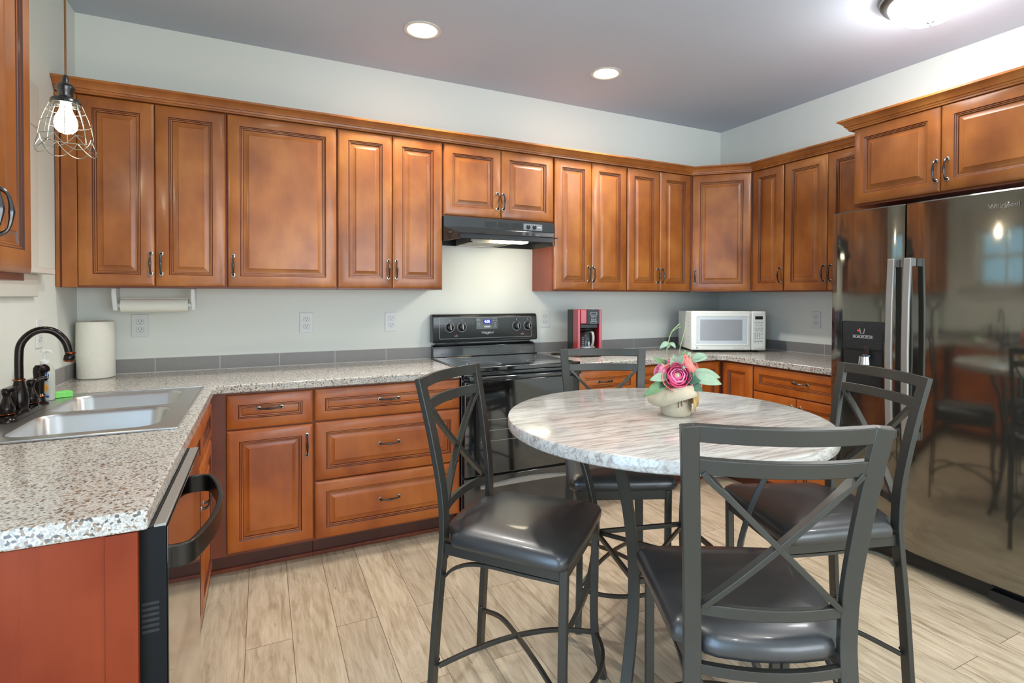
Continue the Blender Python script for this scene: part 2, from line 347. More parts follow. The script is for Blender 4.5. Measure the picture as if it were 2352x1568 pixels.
# wall cabinets: local x along the wall, front to -y, z from the cabinet bottom
def wallcab(label, loc, rz, w, h, fronts, d=.305, group='wall cabinets', wd='wood', extra=None):
    t = thing('wall_cabinet', label, 'cabinet', loc, rz, group)
    b = MB(); b.box((0, -.002, 0), (w, -d+.02, h), 0); b.box((0, -d+.02, 0), (w, -d, h), 1); b.obj('body', ['side', 'frame'], t, bevel=.0012, seg=1)
    for f in fronts: front(t, *f[:4], -d-.001, wood=wd, handle=f[4] if len(f) > 4 else None)
    return t
dz0, dz1 = .008, .887
hz = 1.472-ZB
t = wallcab('leftmost tall double-door cherry wall cabinet above the paper towel holder', (0.003, 0, ZB), 0, .678, .915, [(.079, .3735, dz0, dz1, (.358, hz, 0)), (.3765, .672, dz0, dz1, (.400, hz, 0))])
fl = MB(); fl.box((0, -.305, 0), (.014, -.322, .885)); fl.box((.020, -.305, 0), (.077, -.318, .885)); fl.obj('filler_strip', 'wood', t, bevel=.002)
wallcab('wide single-door cherry wall cabinet, second from the left corner', (.682, 0, ZB), 0, .533, .915, [(.004, .529, dz0, dz1, (.028, hz, 0))])
wallcab('tall double-door cherry wall cabinet just left of the range hood', (1.216, 0, ZB), 0, .605, .915, [(.003, .300, dz0, dz1, (.278, hz, 0)), (.303, .600, dz0, dz1, (.323, hz, 0))])
wallcab('short double-door cherry wall cabinet directly above the black range hood', (1.822, 0, 1.803), 0, .763, .467, [(.004, .379, .008, .439, (.353, .113, 0)), (.382, .758, .008, .439, (.392, .113, 0))])
wallcab('tall double-door cherry wall cabinet just right of the range hood above the coffee maker', (2.586, 0, ZB), 0, .600, .915, [(.004, .2955, dz0, dz1, (.269, hz, 0)), (.2985, .595, dz0, dz1, (.307, hz, 0))])
wallcab('tall double-door cherry wall cabinet on the back wall beside the angled corner cabinet', (3.187, 0, ZB), 0, .600, .915, [(.002, .293, dz0, dz1, (.272, hz, 0)), (.296, .594, dz0, dz1, (.313, hz, 0))])
# angled corner cabinet
A = Vector((3.800, -.305, 0)); B = Vector((RW-.305, -.615, 0)); ang = math.atan2(B.y-A.y, B.x-A.x); dl = (B-A).length
t = thing('corner_wall_cabinet', 'angled single-door cherry corner wall cabinet above the white microwave', 'cabinet', (A.x, A.y, ZB), ang, 'wall cabinets')
inv = Matrix.Rotation(-ang, 4, 'Z') @ Matrix.Translation((-A.x, -A.y, 0))
pl = [inv @ Vector(p) for p in ((3.790, -.002, 0), (3.790, -.305, 0), (3.800, -.305, 0), (RW-.305, -.615, 0), (RW-.305, -.622, 0), (RW-.002, -.622, 0), (RW-.002, -.002, 0))]
MB().prism([(p.x, p.y) for p in pl], 0, .915).obj('body', 'frame', t, bevel=.0012, seg=1)
front(t, .012, dl-.012, dz0, dz1, -.001, handle=(.034, hz, 0))
# right wall (local x runs toward the camera)
wallcab('narrow single-door cherry wall cabinet on the right wall beside the angled corner cabinet', (RW, -.624, ZB), -PI/2, .268, .915, [(.003, .264, dz0, dz1, (.247, hz, 0))])
wallcab('double-door cherry wall cabinet on the right wall, partly hidden by the refrigerator', (RW, -.893, ZB), -PI/2, .676, .915, [(.005, .322, dz0, dz1, (.305, hz, 0)), (.325, .64, dz0, dz1, (.352, hz, 0))])
wallcab('deep double-door cherry cabinet mounted over the black refrigerator', (RW, -1.572, 1.822), -PI/2, .915, .448, [(.008, .432, .01, .424, (.416, .112, 0)), (.435, .905, .01, .424, (.464, .112, 0))], d=.612)
# near cabinet on the left wall (local x runs away from the camera)
wallcab('cherry wall cabinet at the left edge beside the sink window', (0, -2.19, ZB), PI/2, .512, .915, [(.006, .252, .018, dz1, (.228, .145, 0)), (.256, .503, .018, dz1, (.28, .145, 0))])

# crown mouldings
def crown(name, label, path, z0, ends=None):
    prof = [(0, 0), (.023, 0), (.023, .008), (.028, .010), (.030, .018), (.036, .020), (.040, .030), (.050, .040), (.060, .046), (.064, .048), (.064, .058), (0, .058)]
    P = [Vector((*p, 0)) for p in path]; L = []
    for i, p in enumerate(P):
        a = (p-P[i-1]).normalized() if i else None; b = (P[i+1]-p).normalized() if i < len(P)-1 else None
        na = Vector((a.y, -a.x, 0)) if a else None; nb = Vector((b.y, -b.x, 0)) if b else None
        if a and b: n = (na+nb); n = n/ (n.dot(na))
        else: n = na or nb
        L.append([p+n*o+Vector((0, 0, z0+z)) for o, z in prof])
    b = MB(); b.loops(L, 0, True); return tag(b.obj(name, 'wood', smooth=30), label, 'moulding')
crown('crown_molding', 'long cherry crown moulding along the tops of the wall cabinets', [(.003, -.3055), (3.800, -.3055), (RW-.3055, -.615), (RW-.3055, -1.568)], 2.2455)
crown('crown_molding', 'higher cherry crown moulding over the refrigerator cabinet', [(RW-.372, -1.5715), (RW-.6125, -1.5715), (RW-.6125, -2.49)], 2.2475)
crown('crown_molding', 'cherry crown moulding on the near cabinet by the window', [(.3055, -2.19), (.3055, -1.678), (.002, -1.6775)], 2.2455)

# base cabinets
ZK = .100; BH = .866-ZK
def basecab(name, label, loc, rz, w, fronts, d=.605, toe=True, group='base cabinets', body=None, toex=(0, None)):
    t = thing(name, label, 'cabinet', loc, rz, group)
    b = MB()
    if body == 'hollow':
        b.box((0, -.004, ZK), (.018, -d+.02, .866)); b.box((w-.018, -.004, ZK), (w, -d+.02, .866)); b.box((.018, -.004, ZK), (w-.018, -d+.02, ZK+.018)); b.box((.018, -.004, ZK+.018), (w-.018, -.012, .66)); b.box((0, -d+.02, ZK), (w, -d, .866), 1)
    elif body: b.prism(body, ZK, .866, 1)
    else: b.box((0, -.004, ZK), (w, -d+.02, .866), 0); b.box((0, -d+.02, ZK), (w, -d, .866), 1)
    b.obj('body', ['side', 'frame'], t, bevel=.001, seg=1)
    if toe:
        x1 = w if toex[1] is None else toex[1]
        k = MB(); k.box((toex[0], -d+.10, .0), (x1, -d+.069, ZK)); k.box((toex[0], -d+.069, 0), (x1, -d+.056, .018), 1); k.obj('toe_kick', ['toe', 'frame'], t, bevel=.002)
    for f in fronts:
        kind = f[0]
        front(t, *f[1:5], -d-.001, wood='woodb', flat=(kind == 'flat'), handle=f[5] if len(f) > 5 else None, name='door' if kind == 'door' else 'drawer', rail=.048 if kind == 'flat' else .052)
    return t
dt, db2 = .855, .694
basecab('base_cabinet', 'base cabinet with one drawer and door right of the sink corner', (.607, 0, 0), 0, .461, [('flat', .084, .457, .694, dt, (.268, .785, 1)), ('door', .084, .457, .116, .688, (.430, .588, 0))], toex=(-.03, None))
basecab('drawer_cabinet', 'three-drawer base cabinet beside the black range', (1.068, 0, 0), 0, .760, [('flat', .004, .757, .698, .857, (.369, .782, 1)), ('raised', .004, .757, .402, .692, (.369, .553, 1)), ('raised', .004, .757, .110, .396, (.369, .262, 1))])
basecab('base_cabinet', 'base cabinet with one drawer just right of the range', (2.592, 0, 0), 0, .454, [('flat', .004, .450, .694, dt, (.205, .779, 1)), ('door', .004, .450, .116, .688, (.03, .588, 0))])
basecab('base_cabinet', 'base cabinet with one drawer behind the flower pot', (3.047, 0, 0), 0, .456, [('flat', .004, .452, .694, dt, (.228, .779, 1)), ('door', .004, .452, .116, .688, (.03, .588, 0))])
t = basecab('corner_base_cabinet', 'corner base cabinet with bifold door under the microwave', (3.504, 0, 0), 0, .9, [('door', .004, .281, .116, dt)], body=[(0, -.004), (0, -.605), (.310, -.605), (.310, -.898), (.909, -.898), (.909, -.004)], toex=(0, .38))
c2 = put('door', panel(.262, dt-.116, rail=.052).mesh('door', ['woodb', 'glaze'], 25), t, (.309, -.634, .116), (0, 0, -PI/2))
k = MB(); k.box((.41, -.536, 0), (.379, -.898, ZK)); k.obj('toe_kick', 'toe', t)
basecab('base_cabinet', 'drawer-over-two-doors base cabinet on the right wall beside the refrigerator', (RW, -.900, 0), -PI/2, .66, [('flat', .006, .654, .694, dt, (.353, .784, 1)), ('door', .006, .328, .116, .688, (.30, .588, 0)), ('door', .332, .654, .116, .688, (.36, .588, 0))])
basecab('sink_base_cabinet', 'sink base cabinet with two doors and two false drawer fronts', (0, -1.586, 0), PI/2, .900, [('flat', .006, .43, .694, dt, None), ('flat', .434, .858, .694, dt, None), ('door', .006, .43, .116, .688, (.40, .59, 0)), ('door', .434, .858, .116, .688, (.464, .59, 0))], d=.620, toex=(0, .9), body='hollow')
# end panel of the left run
ep = thing('end_panel', 'reddish cherry end panel below the near end of the counter', 'panel', (0, -2.191, 0))
MB().box((0.003, -.012, 0), (.606, 0, .866)).obj('panel', 'endp', ep, bevel=.001)
MB().box((.575, -.016, 0), (.627, .0, .866)).obj('edge_stile', 'endp', ep, bevel=.002)

# countertops
def cells(xs, ys, full, z0, z1, name):
    b = MB(); idx = {}
    def V(i, j, z):
        if (i, j, z) not in idx: idx[(i, j, z)] = len(b.v); b.v.append(Vector((xs[i], ys[j], z1 if z else z0)))
        return idx[(i, j, z)]
    nx, ny = len(xs)-1, len(ys)-1
    on = lambda i, j: 0 <= i < nx and 0 <= j < ny and full(i, j)
    for i in range(nx):
        for j in range(ny):
            if not on(i, j): continue
            q = [(i, j), (i+1, j), (i+1, j+1), (i, j+1)]
            b.f.append([V(*p, 1) for p in q]); b.f.append([V(*p, 0) for p in q][::-1]); b.m += [0, 0]
            for (a, c, ni, nj) in ((0, 1, i, j-1), (1, 2, i+1, j), (2, 3, i, j+1), (3, 0, i-1, j)):
                if not on(ni, nj): b.f.append([V(*q[a], 0), V(*q[c], 0), V(*q[c], 1), V(*q[a], 1)]); b.m.append(0)
    return b
SX0, SX1, SY0, SY1 = .072, .585, -1.475, -.685
xs = [.001, SX0, SX1, .644, 1.828]; ys = [-2.211, SY0, SY1, -.644, -.001]
ct = cells(xs, ys, lambda i, j: (j == 3) or (i < 3 and not (i == 1 and j == 1)), .868, ZC, 'c').obj('countertop', 'granite', bevel=.005, seg=3)
tag(ct, 'L-shaped speckled grey countertop around the sink', 'countertop')
cp = [(2.590, -.001), (2.590, -.644), (3.715, -.644), (3.738, -.650), (3.758, -.664), (3.775, -.690), (3.775, -1.562), (RW-.001, -1.562), (RW-.001, -.001)]
tag(MB().prism(cp, .868, ZC).obj('countertop', 'granite', bevel=.005, seg=3), 'speckled grey corner countertop holding the microwave and coffee maker', 'countertop')
# tile backsplash strips (real tiles with grout)
def strip(label, loc, rz, a, b_, joints):
    m = MB(); e = [a]+joints+[b_]; m.box((a, -.0005, 0), (b_, -.0078, .077), 1)
    for p, q in zip(e[:-1], e[1:]): m.box((p+.0018, -.002, 0.0035), (q-.0018, -.0085, .0755), 0)
    tag(m.obj('backsplash', ['tile', 'grout'], loc=loc, rot=(0, 0, rz)), label, 'backsplash')
strip('grey tile backsplash strip left of the range', (0, 0, ZC), 0, .009, 1.845, [.328, .629, .931, 1.238, 1.545])
strip('grey tile backsplash strip behind the coffee maker', (0, 0, ZC), 0, 2.60, RW-.0095, [2.884, 3.188, 3.492, 3.795, 4.1])
strip('grey tile backsplash strip on the wall between microwave and refrigerator', (RW, 0, ZC), -PI/2, 0, 1.56, [.08, .382, .684, .987, 1.29])
strip('grey tile backsplash strip on the sink wall', (0, -2.21, ZC), PI/2, 0, 2.21, [.206, .508, .81, 1.112, 1.414, 1.72, 2.026])

# ------------------------------------------------------------------ sink and tap
snk = thing('sink', 'double-bowl stainless steel kitchen sink', 'sink', (0, 0, ZC))
def rrect(x0, x1, y0, y1, r, n=5):
    out = []
    for cx, cy, a0 in ((x1-r, y1-r, 0), (x0+r, y1-r, PI/2), (x0+r, y0+r, PI), (x1-r, y0+r, 3*PI/2)):
        for k in range(n+1): a = a0+PI/2*k/n; out.append((cx+r*math.cos(a), cy+r*math.sin(a)))
    return out
bowls = [(.165, .548, -1.064, -.722), (.165, .548, -1.440, -1.098)]
xs = [.045, .165, .548, .608]; ys = [-1.498, -1.440, -1.098, -1.064, -.722, -.662]
rim = cells(xs, ys, lambda i, j: not (i == 1 and j in (1, 3)), .0008, .005, 'r'); rim.obj('rim', 'steel', snk, bevel=.003)
lp = MB(); lp.tube([(.048, -1.495, .004), (.605, -1.495, .004), (.605, -.665, .004), (.048, -.665, .004)], .0045, 8, closed=True); lp.obj('rolled_edge', 'steel', snk)
for x0, x1, y0, y1 in bowls:
    b = MB(); L = []
    for ins, z, r in ((-.001, .0052, .06), (.004, .0045, .06), (.009, -.006, .06), (.016, -.12, .06), (.028, -.155, .055), (.06, -.168, .04), (.13, -.170, .03)):
        L.append([(x, y, z) for x, y in rrect(x0+ins, x1-ins, y0+ins, y1-ins, min(r, .15))])
    b.loops(L, 0, False); n = len(L[-1]); o = len(b.v)-n; b.f.append([o+i for i in range(n)]); b.m.append(0)
    # flat corner fillers between the square rim opening and the rounded bowl edge
    outer = [(x, y, .0049) for x, y in rrect(x0-.002, x1+.002, y0-.002, y1+.002, .003)]; b.loops([outer, L[0]], 0, False)
    bo = b.obj('bowl', 'steel', snk)
    MB().lathe([(.04, 0), (.04, .004), (.03, .004), (.024, -.004)], 20).obj('drain', 'chrome', bo, ((x0+x1)/2, (y0+y1)/2, -.1695))
fx, fy, fz = .108, -1.08, ZC+.0055
tp = thing('faucet', 'oil-rubbed bronze gooseneck kitchen faucet with two lever handles', 'faucet', (fx, fy, fz))
pm = MB(); P = rrect(-.028, .028, -.128, .128, .024); pm.loops([[(x, y, 0) for x, y in P], [(x, y, .008) for x, y in P], [(x*.86, y*.97, .014) for x, y in P], [(x*.7, y*.95, .016) for x, y in P]], 0, True); pm.obj('base_plate', 'bronze', tp)
sp = MB(); sp.lathe([(.027, .014), (.027, .02), (.0225, .024), (.0245, .034), (.0255, .05), (.0225, .078), (.016, .105), (.0135, .118)], 24)
sp.tube(crom([(0, 0, .11), (0, 0, .20), (.005, .003, .242), (.027, .009, .274), (.056, .017, .287), (.088, .026, .278), (.114, .033, .243), (.124, .036, .200)], 6), .0118, 14)
so = sp.obj('spout', 'bronze', tp)
MB().lathe([(.013, .117), (.0165, .119), (.0165, .123), (.013, .125)], 20).obj('ring', 'copper', so)
ax = Matrix.Translation((.1255, .0365, .194)) @ Matrix.Rotation(.2, 4, 'Y')
MB().lathe([(.0125, .014), (.0155, .012), (.0155, .008), (.0125, .006), (.016, .0), (.0165, -.016), (.014, -.022)], 20, X=ax, mis=[1, 1, 1, 0, 0, 1]).obj('aerator', ['bronze', 'copper'], so)
for sgn in (-1, 1):
    h = MB(); h.lathe([(.0225, .014), (.0225, .02), (.017, .024), (.0205, .036), (.0205, .046), (.0135, .064), (.0085, .082), (.0115, .090), (.013, .100), (.009, .108)], 20)
    h.tube(crom([(0, 0, .098), (.012, sgn*.012, .103), (.03, sgn*.022, .108), (.038, sgn*.026, .103)], 4), lerpl([.006, .006, .0075, .009], 4), 10)
    ho = h.obj('lever', 'bronze', tp, (0, sgn*.1, 0))
    MB().lathe([(.0215, .0245), (.0235, .026), (.0215, .0275)], 20).obj('ring', 'copper', ho)
sy = thing('side_sprayer', 'black bronze side sprayer standing beside the tap', 'sprayer', (.098, -.865, fz))
s_ = MB(); s_.lathe([(.027, 0), (.027, .005), (.018, .012), (.0165, .022), (.0165, .03)], 20); s_.obj('base', 'bronze', sy)
s_ = MB(); s_.lathe([(.0175, .031), (.0175, .036), (.0145, .040), (.0150, .07), (.0165, .10), (.018, .122), (.017, .136), (.011, .146)], 20)
s_.lathe([(.012, 0), (.0155, .006), (.0155, .020), (.010, .024)], 18, X=Matrix.Translation((.008, -.006, .126)) @ Matrix.Rotation(1.05, 4, Vector((.4, 1, 0))))
s_.obj('body', 'bronze', sy); MB().lathe([(.017, .030), (.0185, .032), (.017, .034)], 20).obj('ring', 'copper', sy)
# soap bottle
sb = thing('soap_dispenser', 'clear liquid soap pump bottle behind the side sprayer', 'soap bottle', (.088, -.775, fz+.001), math.radians(-18))
P = lambda k: rrect(-.032*k, .032*k, -.018*k, .018*k, .014*k)
b = MB(); b.loops([[(x, y, z) for x, y in P(k)] for k, z in ((.9, 0), (1, .006), (1, .085), (.97, .115), (.8, .128), (.42, .136), (.40, .142))], 0, True); b.obj('bottle', 'soapc', sb)
b = MB(); b.lathe([(.014, .141), (.014, .154), (.009, .156), (.005, .158), (.005, .182), (.011, .184), (.011, .192), (.004, .194)], 16); b.tube([(0, 0, .188), (.02, -.008, .190), (.034, -.013, .186)], [.007, .0055, .004], 8); b.obj('pump', 'white', sb)
b = MB(); e = [(.026*math.cos(2*PI*k/24)+.0, .0155*math.sin(2*PI*k/24)) for k in range(24)]
b.prism(e, 0, .0012, 0, X=at(.002, -.0178, .098)); b.text('Dial', .026, at(.002, -.0192, .098), 3, .0003, .25)
b.box((-.024, -.0179, .040), (-.002, -.0187, .080), 2); b.box((.002, -.0179, .074), (.024, -.0187, .079), 2)
c = [(.020*math.cos(2*PI*k/20), .016*math.sin(2*PI*k/20)) for k in range(20)]; b.prism(c, 0, .001, 1, X=at(.006, -.0179, .050)); b.prism([(x*.8, y*.8) for x, y in c], 0, .0014, 3, X=at(-.008, -.0179, .034)); b.prism([(x*.55, y*.55) for x, y in c], 0, .0018, 1, X=at(-.002, -.0179, .026)); b.box((-.02, -.0179, .012), (.027, -.0186, .02), 0)
b.obj('label', ['soapblue', 'soapor', 'soapgr', 'white'], sb)
tag(MB().prism(rrect(-.028, .028, -.02, .02, .004), 0, .022).obj('sponge', 'sponge', loc=(.128, -.722, fz+.001), rot=(0, 0, .5), bevel=.002), 'bright green sponge lying beside the soap bottle', 'sponge')
# paper towels
pt = thing('paper_towel_roll', 'white paper towel roll standing in the counter corner', 'paper towel', (.098, -.104, ZC+.001))
b = MB(); L = []
for z, r in ((0, .072), (.004, .077), (.14, .0785), (.276, .077), (.28, .073)): L.append([((r+.0012*math.sin(5*2*PI*k/40+z*30))*math.cos(2*PI*k/40), (r+.0012*math.sin(5*2*PI*k/40+z*30))*math.sin(2*PI*k/40), z) for k in range(40)])
b.loops(L, 0, True); b.obj('roll', 'paper', pt); MB().lathe([(.02, .2795), (.02, .2815), (.016, .2815), (.016, .2798)], 20).obj('core', 'card', pt)
th = thing('paper_towel_holder', 'white paper towel holder mounted under the leftmost wall cabinet', 'paper towel holder', (.355, -.16, ZB-.001))
for x, sg in ((-.165, 1), (.165, -1)):
    b = MB(); b.prism([(-.045, 0), (.045, 0), (.045, -.035), (.012, -.112), (-.012, -.112), (-.045, -.035)], -.010, .010, X=Matrix.Translation((x, 0, 0)) @ Matrix(((0, 0, 1, 0), (1, 0, 0, 0), (0, 1, 0, 0), (0, 0, 0, 1)))); b.obj('bracket', 'white', th, bevel=.004)
MB().tube([(-.155, 0, -.086), (.155, 0, -.086)], .012, 14).obj('rod', 'white', th)
pr = MB(); pr.tube([(-.142, 0, 0), (.142, 0, 0)], .035, 32)
pr.box((-.142, -.010, .034), (.142, .030, .0365)); tag(pr.obj('paper_towel_roll', 'paper', loc=(.355, -.16, ZB-.087)), 'thin white paper towel roll hanging on the holder under the cabinet', 'paper towel')

# ------------------------------------------------------------------ outlets
def outlet(label, loc, rz, switch=False):
    t = thing('wall_outlet', label, 'outlet', loc, rz, 'wall outlets')
    b = MB(); P = rrect(-.0375, .0375, -.060, .060, .003)
    b.loops([[(x, -.0005, y) for x, y in P], [(x, -.004, y) for x, y in P], [(x*.95, -.0062, y*.97) for x, y in P]], 0, True); b.obj('plate', 'outlet', t)
    for z in (-.021, .021):
        e = MB(); q = [(.0165*math.cos(a), max(-.0125, min(.0125, .0165*math.sin(a)))) for a in [2*PI*k/28 for k in range(28)]]
        e.loops([[(x*1.08, -.0061, z+y*1.08) for x, y in q], [(x*1.08, -.0066, z+y*1.08) for x, y in q]], 1, True)
        e.loops([[(x, -.006, z+y) for x, y in q], [(x, -.0078, z+y) for x, y in q]], 0, True)
        for dx in (-.0065, .0065): e.box((dx-.0012, -.0076, z-.0005), (dx+.0012, -.0081, z+.0075), 2)
        e.lathe([(.0025, 0), (.0025, .0004)], 10, 2, X=Matrix.Translation((0, -.0078, z-.007)) @ Matrix.Rotation(PI/2, 4, 'X')); e.obj('receptacle', ['outlet', 'grey', 'slot'], t)
outlet('white wall outlet below the hanging paper towel roll', (.262, 0, 1.157), 0)
outlet('white wall outlet below the wide single-door cabinet', (1.077, 0, 1.157), 0)
outlet('white wall outlet above the backsplash nearest the left side of the range', (1.577, 0, 1.154), 0)
outlet('white wall outlet between the range and the coffee maker', (2.694, 0, 1.154), 0)
outlet('white wall outlet half hidden behind the microwave', (4.005, 0, 1.155), 0)
outlet('white wall outlet on the right wall beside the refrigerator', (RW, -.916, 1.154), -PI/2)
outlet('white wall outlet on the sink wall behind the faucet spout', (0, -.525, 1.157), PI/2)

# ------------------------------------------------------------------ dishwasher
dw = thing('dishwasher', 'glossy black dishwasher at the near end of the counter', 'dishwasher', (.03, -2.186, 0), PI/2)   # local x away from camera, front -y -> +X
MB().box((.002, 0, .1), (.594, -.57, .864)).obj('body', 'blackmat', dw)
b = MB(); b.box((.0, -.585, .11), (.597, -.6405, .862), 1); b.box((.003, -.6405, .112), (.594, -.643, .860), 0); d_ = b.obj('door', ['glassblk', 'dwside'], dw, bevel=.002, seg=2)
b = MB(); b.box((.0, -.572, .862), (.597, -.618, .8675), 0); b.box((0, -.619, .862), (.597, -.640, .8675), 1); b.obj('control_strip', ['blackmat', 'fhandle'], dw, bevel=.001)
b = MB(); P = crom([(.055, -.640, .776), (.06, -.668, .776), (.09, -.684, .776), (.19, -.706, .776), (.297, -.714, .776), (.405, -.706, .776), (.505, -.684, .776), (.535, -.668, .776), (.54, -.640, .776)], 6); b.bar(P, .048, .013, (0, 0, 1)); b.obj('handle', 'dwhandle', d_, bevel=.003)
b = MB()
for k in range(6): b.box((-.0006, -.600, .655+k*.011), (.002, -.628, .661+k*.011))
b.obj('side_vent', 'slot', d_)
MB().box((.002, -.50, 0), (.594, -.53, .1)).obj('toe_kick', 'blackmat', dw)

# ------------------------------------------------------------------ range
rg = thing('range', 'black electric range with glass cooktop and oven', 'stove', (1.833, 0, 0)); rw = .754
b = MB(); b.box((0, -.03, .03), (rw, -.62, .895)); b.box((.03, -.08, 0), (.08, -.58, .03)); b.box((rw-.08, -.08, 0), (rw-.03, -.58, .03)); b.obj('body', 'black', rg, bevel=.003)
b = MB(); b.box((-.002, -.05, .896), (rw+.002, -.655, .916)); b.box((-.002, -.055, .916), (rw+.002, -.075, .921)); b.box((-.002, -.635, .916), (rw+.002, -.657, .921)); b.obj('cooktop', 'glassblk', rg, bevel=.005, seg=3)
co = [o for o in rg.children if o.name.startswith('cooktop')][0]
for i, (x, y, r) in enumerate(((.19, -.23, .075), (.56, -.23, .095), (.19, -.48, .105), (.56, -.48, .075))):
    MB().lathe([(r, 0), (r, .0006), (r-.004, .0006), (r-.004, 0)], 40, cap=False).obj('burner_ring', 'grey', co, (x, y, .916))
b = MB(); b.loops([[(x, y, z) for y, z in ((-.005, .90), (-.055, .90), (-.055, .985), (-.03, .996), (-.005, .996))] for x in (.004, rw-.004)], 0, True)
b.box((.03, -.005, .996), (rw-.03, -.028, 1.02)); bg_ = b.obj('backguard', 'black', rg, bevel=.003)
b = MB(); b.loops([[(x, y, z) for y, z in ((-.005, 1.012), (-.070, 1.012), (-.078, 1.03), (-.064, 1.185), (-.050, 1.198), (-.005, 1.198))] for x in (-.002, rw+.004)], 0, True)
pn = b.obj('control_panel', 'hoodb', rg, bevel=.006, seg=3)
tl = math.atan2(.014, .155); PX = lambda x, z, o=0: Matrix.Translation((x, -.078+.014*(z-1.03)/.155-o, z)) @ Matrix.Rotation(PI/2-tl, 4, 'X')
b = MB(); P = rrect(-.335, .335, -.072, .068, .006); P2 = rrect(-.333, .333, -.070, .066, .005)
b.loops([[(x, y, 0) for x, y in P], [(x, y, .0012) for x, y in P], [(x, y, .0012) for x, y in P2], [(x, y, 0) for x, y in P2]], 0, False, X=PX(.376, 1.108)); b.obj('panel_border', 'fhandle', pn)
for x in (.112, .196, .597, .684):
    ko = MB(); ko.lathe([(.026, 0), (.026, .003), (.021, .005), (.019, .020), (.016, .022)], 28, X=PX(x, 1.112)); ko.box((-.0035, -.017, .02), (.0035, .017, .028), 1, X=PX(x, 1.112) @ Matrix.Rotation(.12, 4, 'Z')); kn = ko.obj('knob', ['blackmat', 'fhandle'], pn)
    r = MB(); arc = [((.031)*math.cos(a), .031*math.sin(a), .0008) for a in [math.radians(115+k*310/30) for k in range(31)]]; r.tube(arc, .0012, 6, X=PX(x, 1.112)); r.lathe([(.003, 0), (.003, .001)], 10, X=PX(x+.002, 1.160)); r.lathe([(.002, 0), (.002, .001)], 3, X=PX(x+.002, 1.151)); r.obj('dial_marks', 'lgrey', pn)
b = MB(); b.box((-.078, -.040, 0), (.078, .034, .003), 0, X=PX(.376, 1.137)); b.box((-.030, -.008, .003), (.030, .020, .0036), 1, X=PX(.376, 1.140)); b.text('4:05', .024, PX(.376, 1.146, .004), 2, .0003)
for x, z, w_, h_ in ((-.064, .020, .028, .010), (.050, .020, .012, .014), (.068, .020, .012, .014), (-.06, -.008, .018, .012), (.06, -.006, .012, .010), (.06, -.022, .012, .008)):
    b.box((x-w_/2, z-h_/2, .003), (x+w_/2, z-h_/2+.0015, .0036), 3, X=PX(.376, 1.137)); b.box((x-w_/2, z+h_/2, .003), (x+w_/2, z+h_/2+.0015, .0036), 3, X=PX(.376, 1.137))
b.box((-.022, -.030, .003), (.022, -.020, .0036), 3, X=PX(.376, 1.137))
b.obj('display', ['glassblk', 'bluep', 'blued', 'lgrey'], pn)
b = MB(); b.text('Whirlpool', .021, PX(.376, 1.072, .001), 0, .0004, .25); b.tube([(-.018, -.004, .001), (0, -.011, .001), (.012, -.004, .001), (.022, .010, .001)], .0012, 6, X=PX(.376, 1.072)); b.obj('logo', 'lgrey', pn)
b = MB()
for x in (.155, .64): b.lathe([(.0018, 0), (.0018, .001)], 10, 0, X=PX(x, 1.064)); b.box((-.012, -.0012, 0), (.012, .0012, .0008), 1, X=PX(x, 1.055))
b.obj('indicator', ['redl', 'lgrey'], pn)
b = MB(); b.box((.006, -.621, .312), (rw-.006, -.660, .842)); od = b.obj('oven_door', 'glassblk', rg, bevel=.005, seg=3)
b = MB(); b.box((.075, -.6595, .385), (rw-.075, -.6612, .765)); b.obj('window', 'ovwin', od)
b = MB()
for z in (.50, .56, .62): b.box((.10, -.6610, z), (rw-.10, -.6616, z+.003))
b.obj('rack_lines', 'fhandle', od)
b = MB(); b.bar([(.02, -.695, .862), (rw-.02, -.695, .862)], .020, .022, (0, 0, 1)); b.box((.03, -.655, .853), (.06, -.69, .869)); b.box((rw-.06, -.655, .853), (rw-.03, -.69, .869)); b.obj('handle', 'black', od, bevel=.005, seg=3)
MB().box((.004, -.62, .848), (rw-.004, -.652, .893)).obj('front_trim', 'black', rg, bevel=.003)
b = MB(); b.box((.006, -.615, .06), (rw-.006, -.655, .300)); wdw = b.obj('drawer', 'black', rg, bevel=.004)
b = MB(); lo = [(.10+.554*k/24, .238+.0*k) for k in range(25)]
upz = [.252+.018*math.sin(PI*k/24) for k in range(25)]
b.loops([[(lo[k][0], -.655, .236), (lo[k][0], -.672, .236+.2*(upz[k]-.236)), (lo[k][0], -.672, upz[k]-.004), (lo[k][0], -.655, upz[k])] for k in range(25)], 0, True); b.obj('handle', 'fhandle', wdw)
MB().box((.02, -.57, 0.002), (rw-.02, -.59, .058)).obj('toe_kick', 'blackmat', rg)

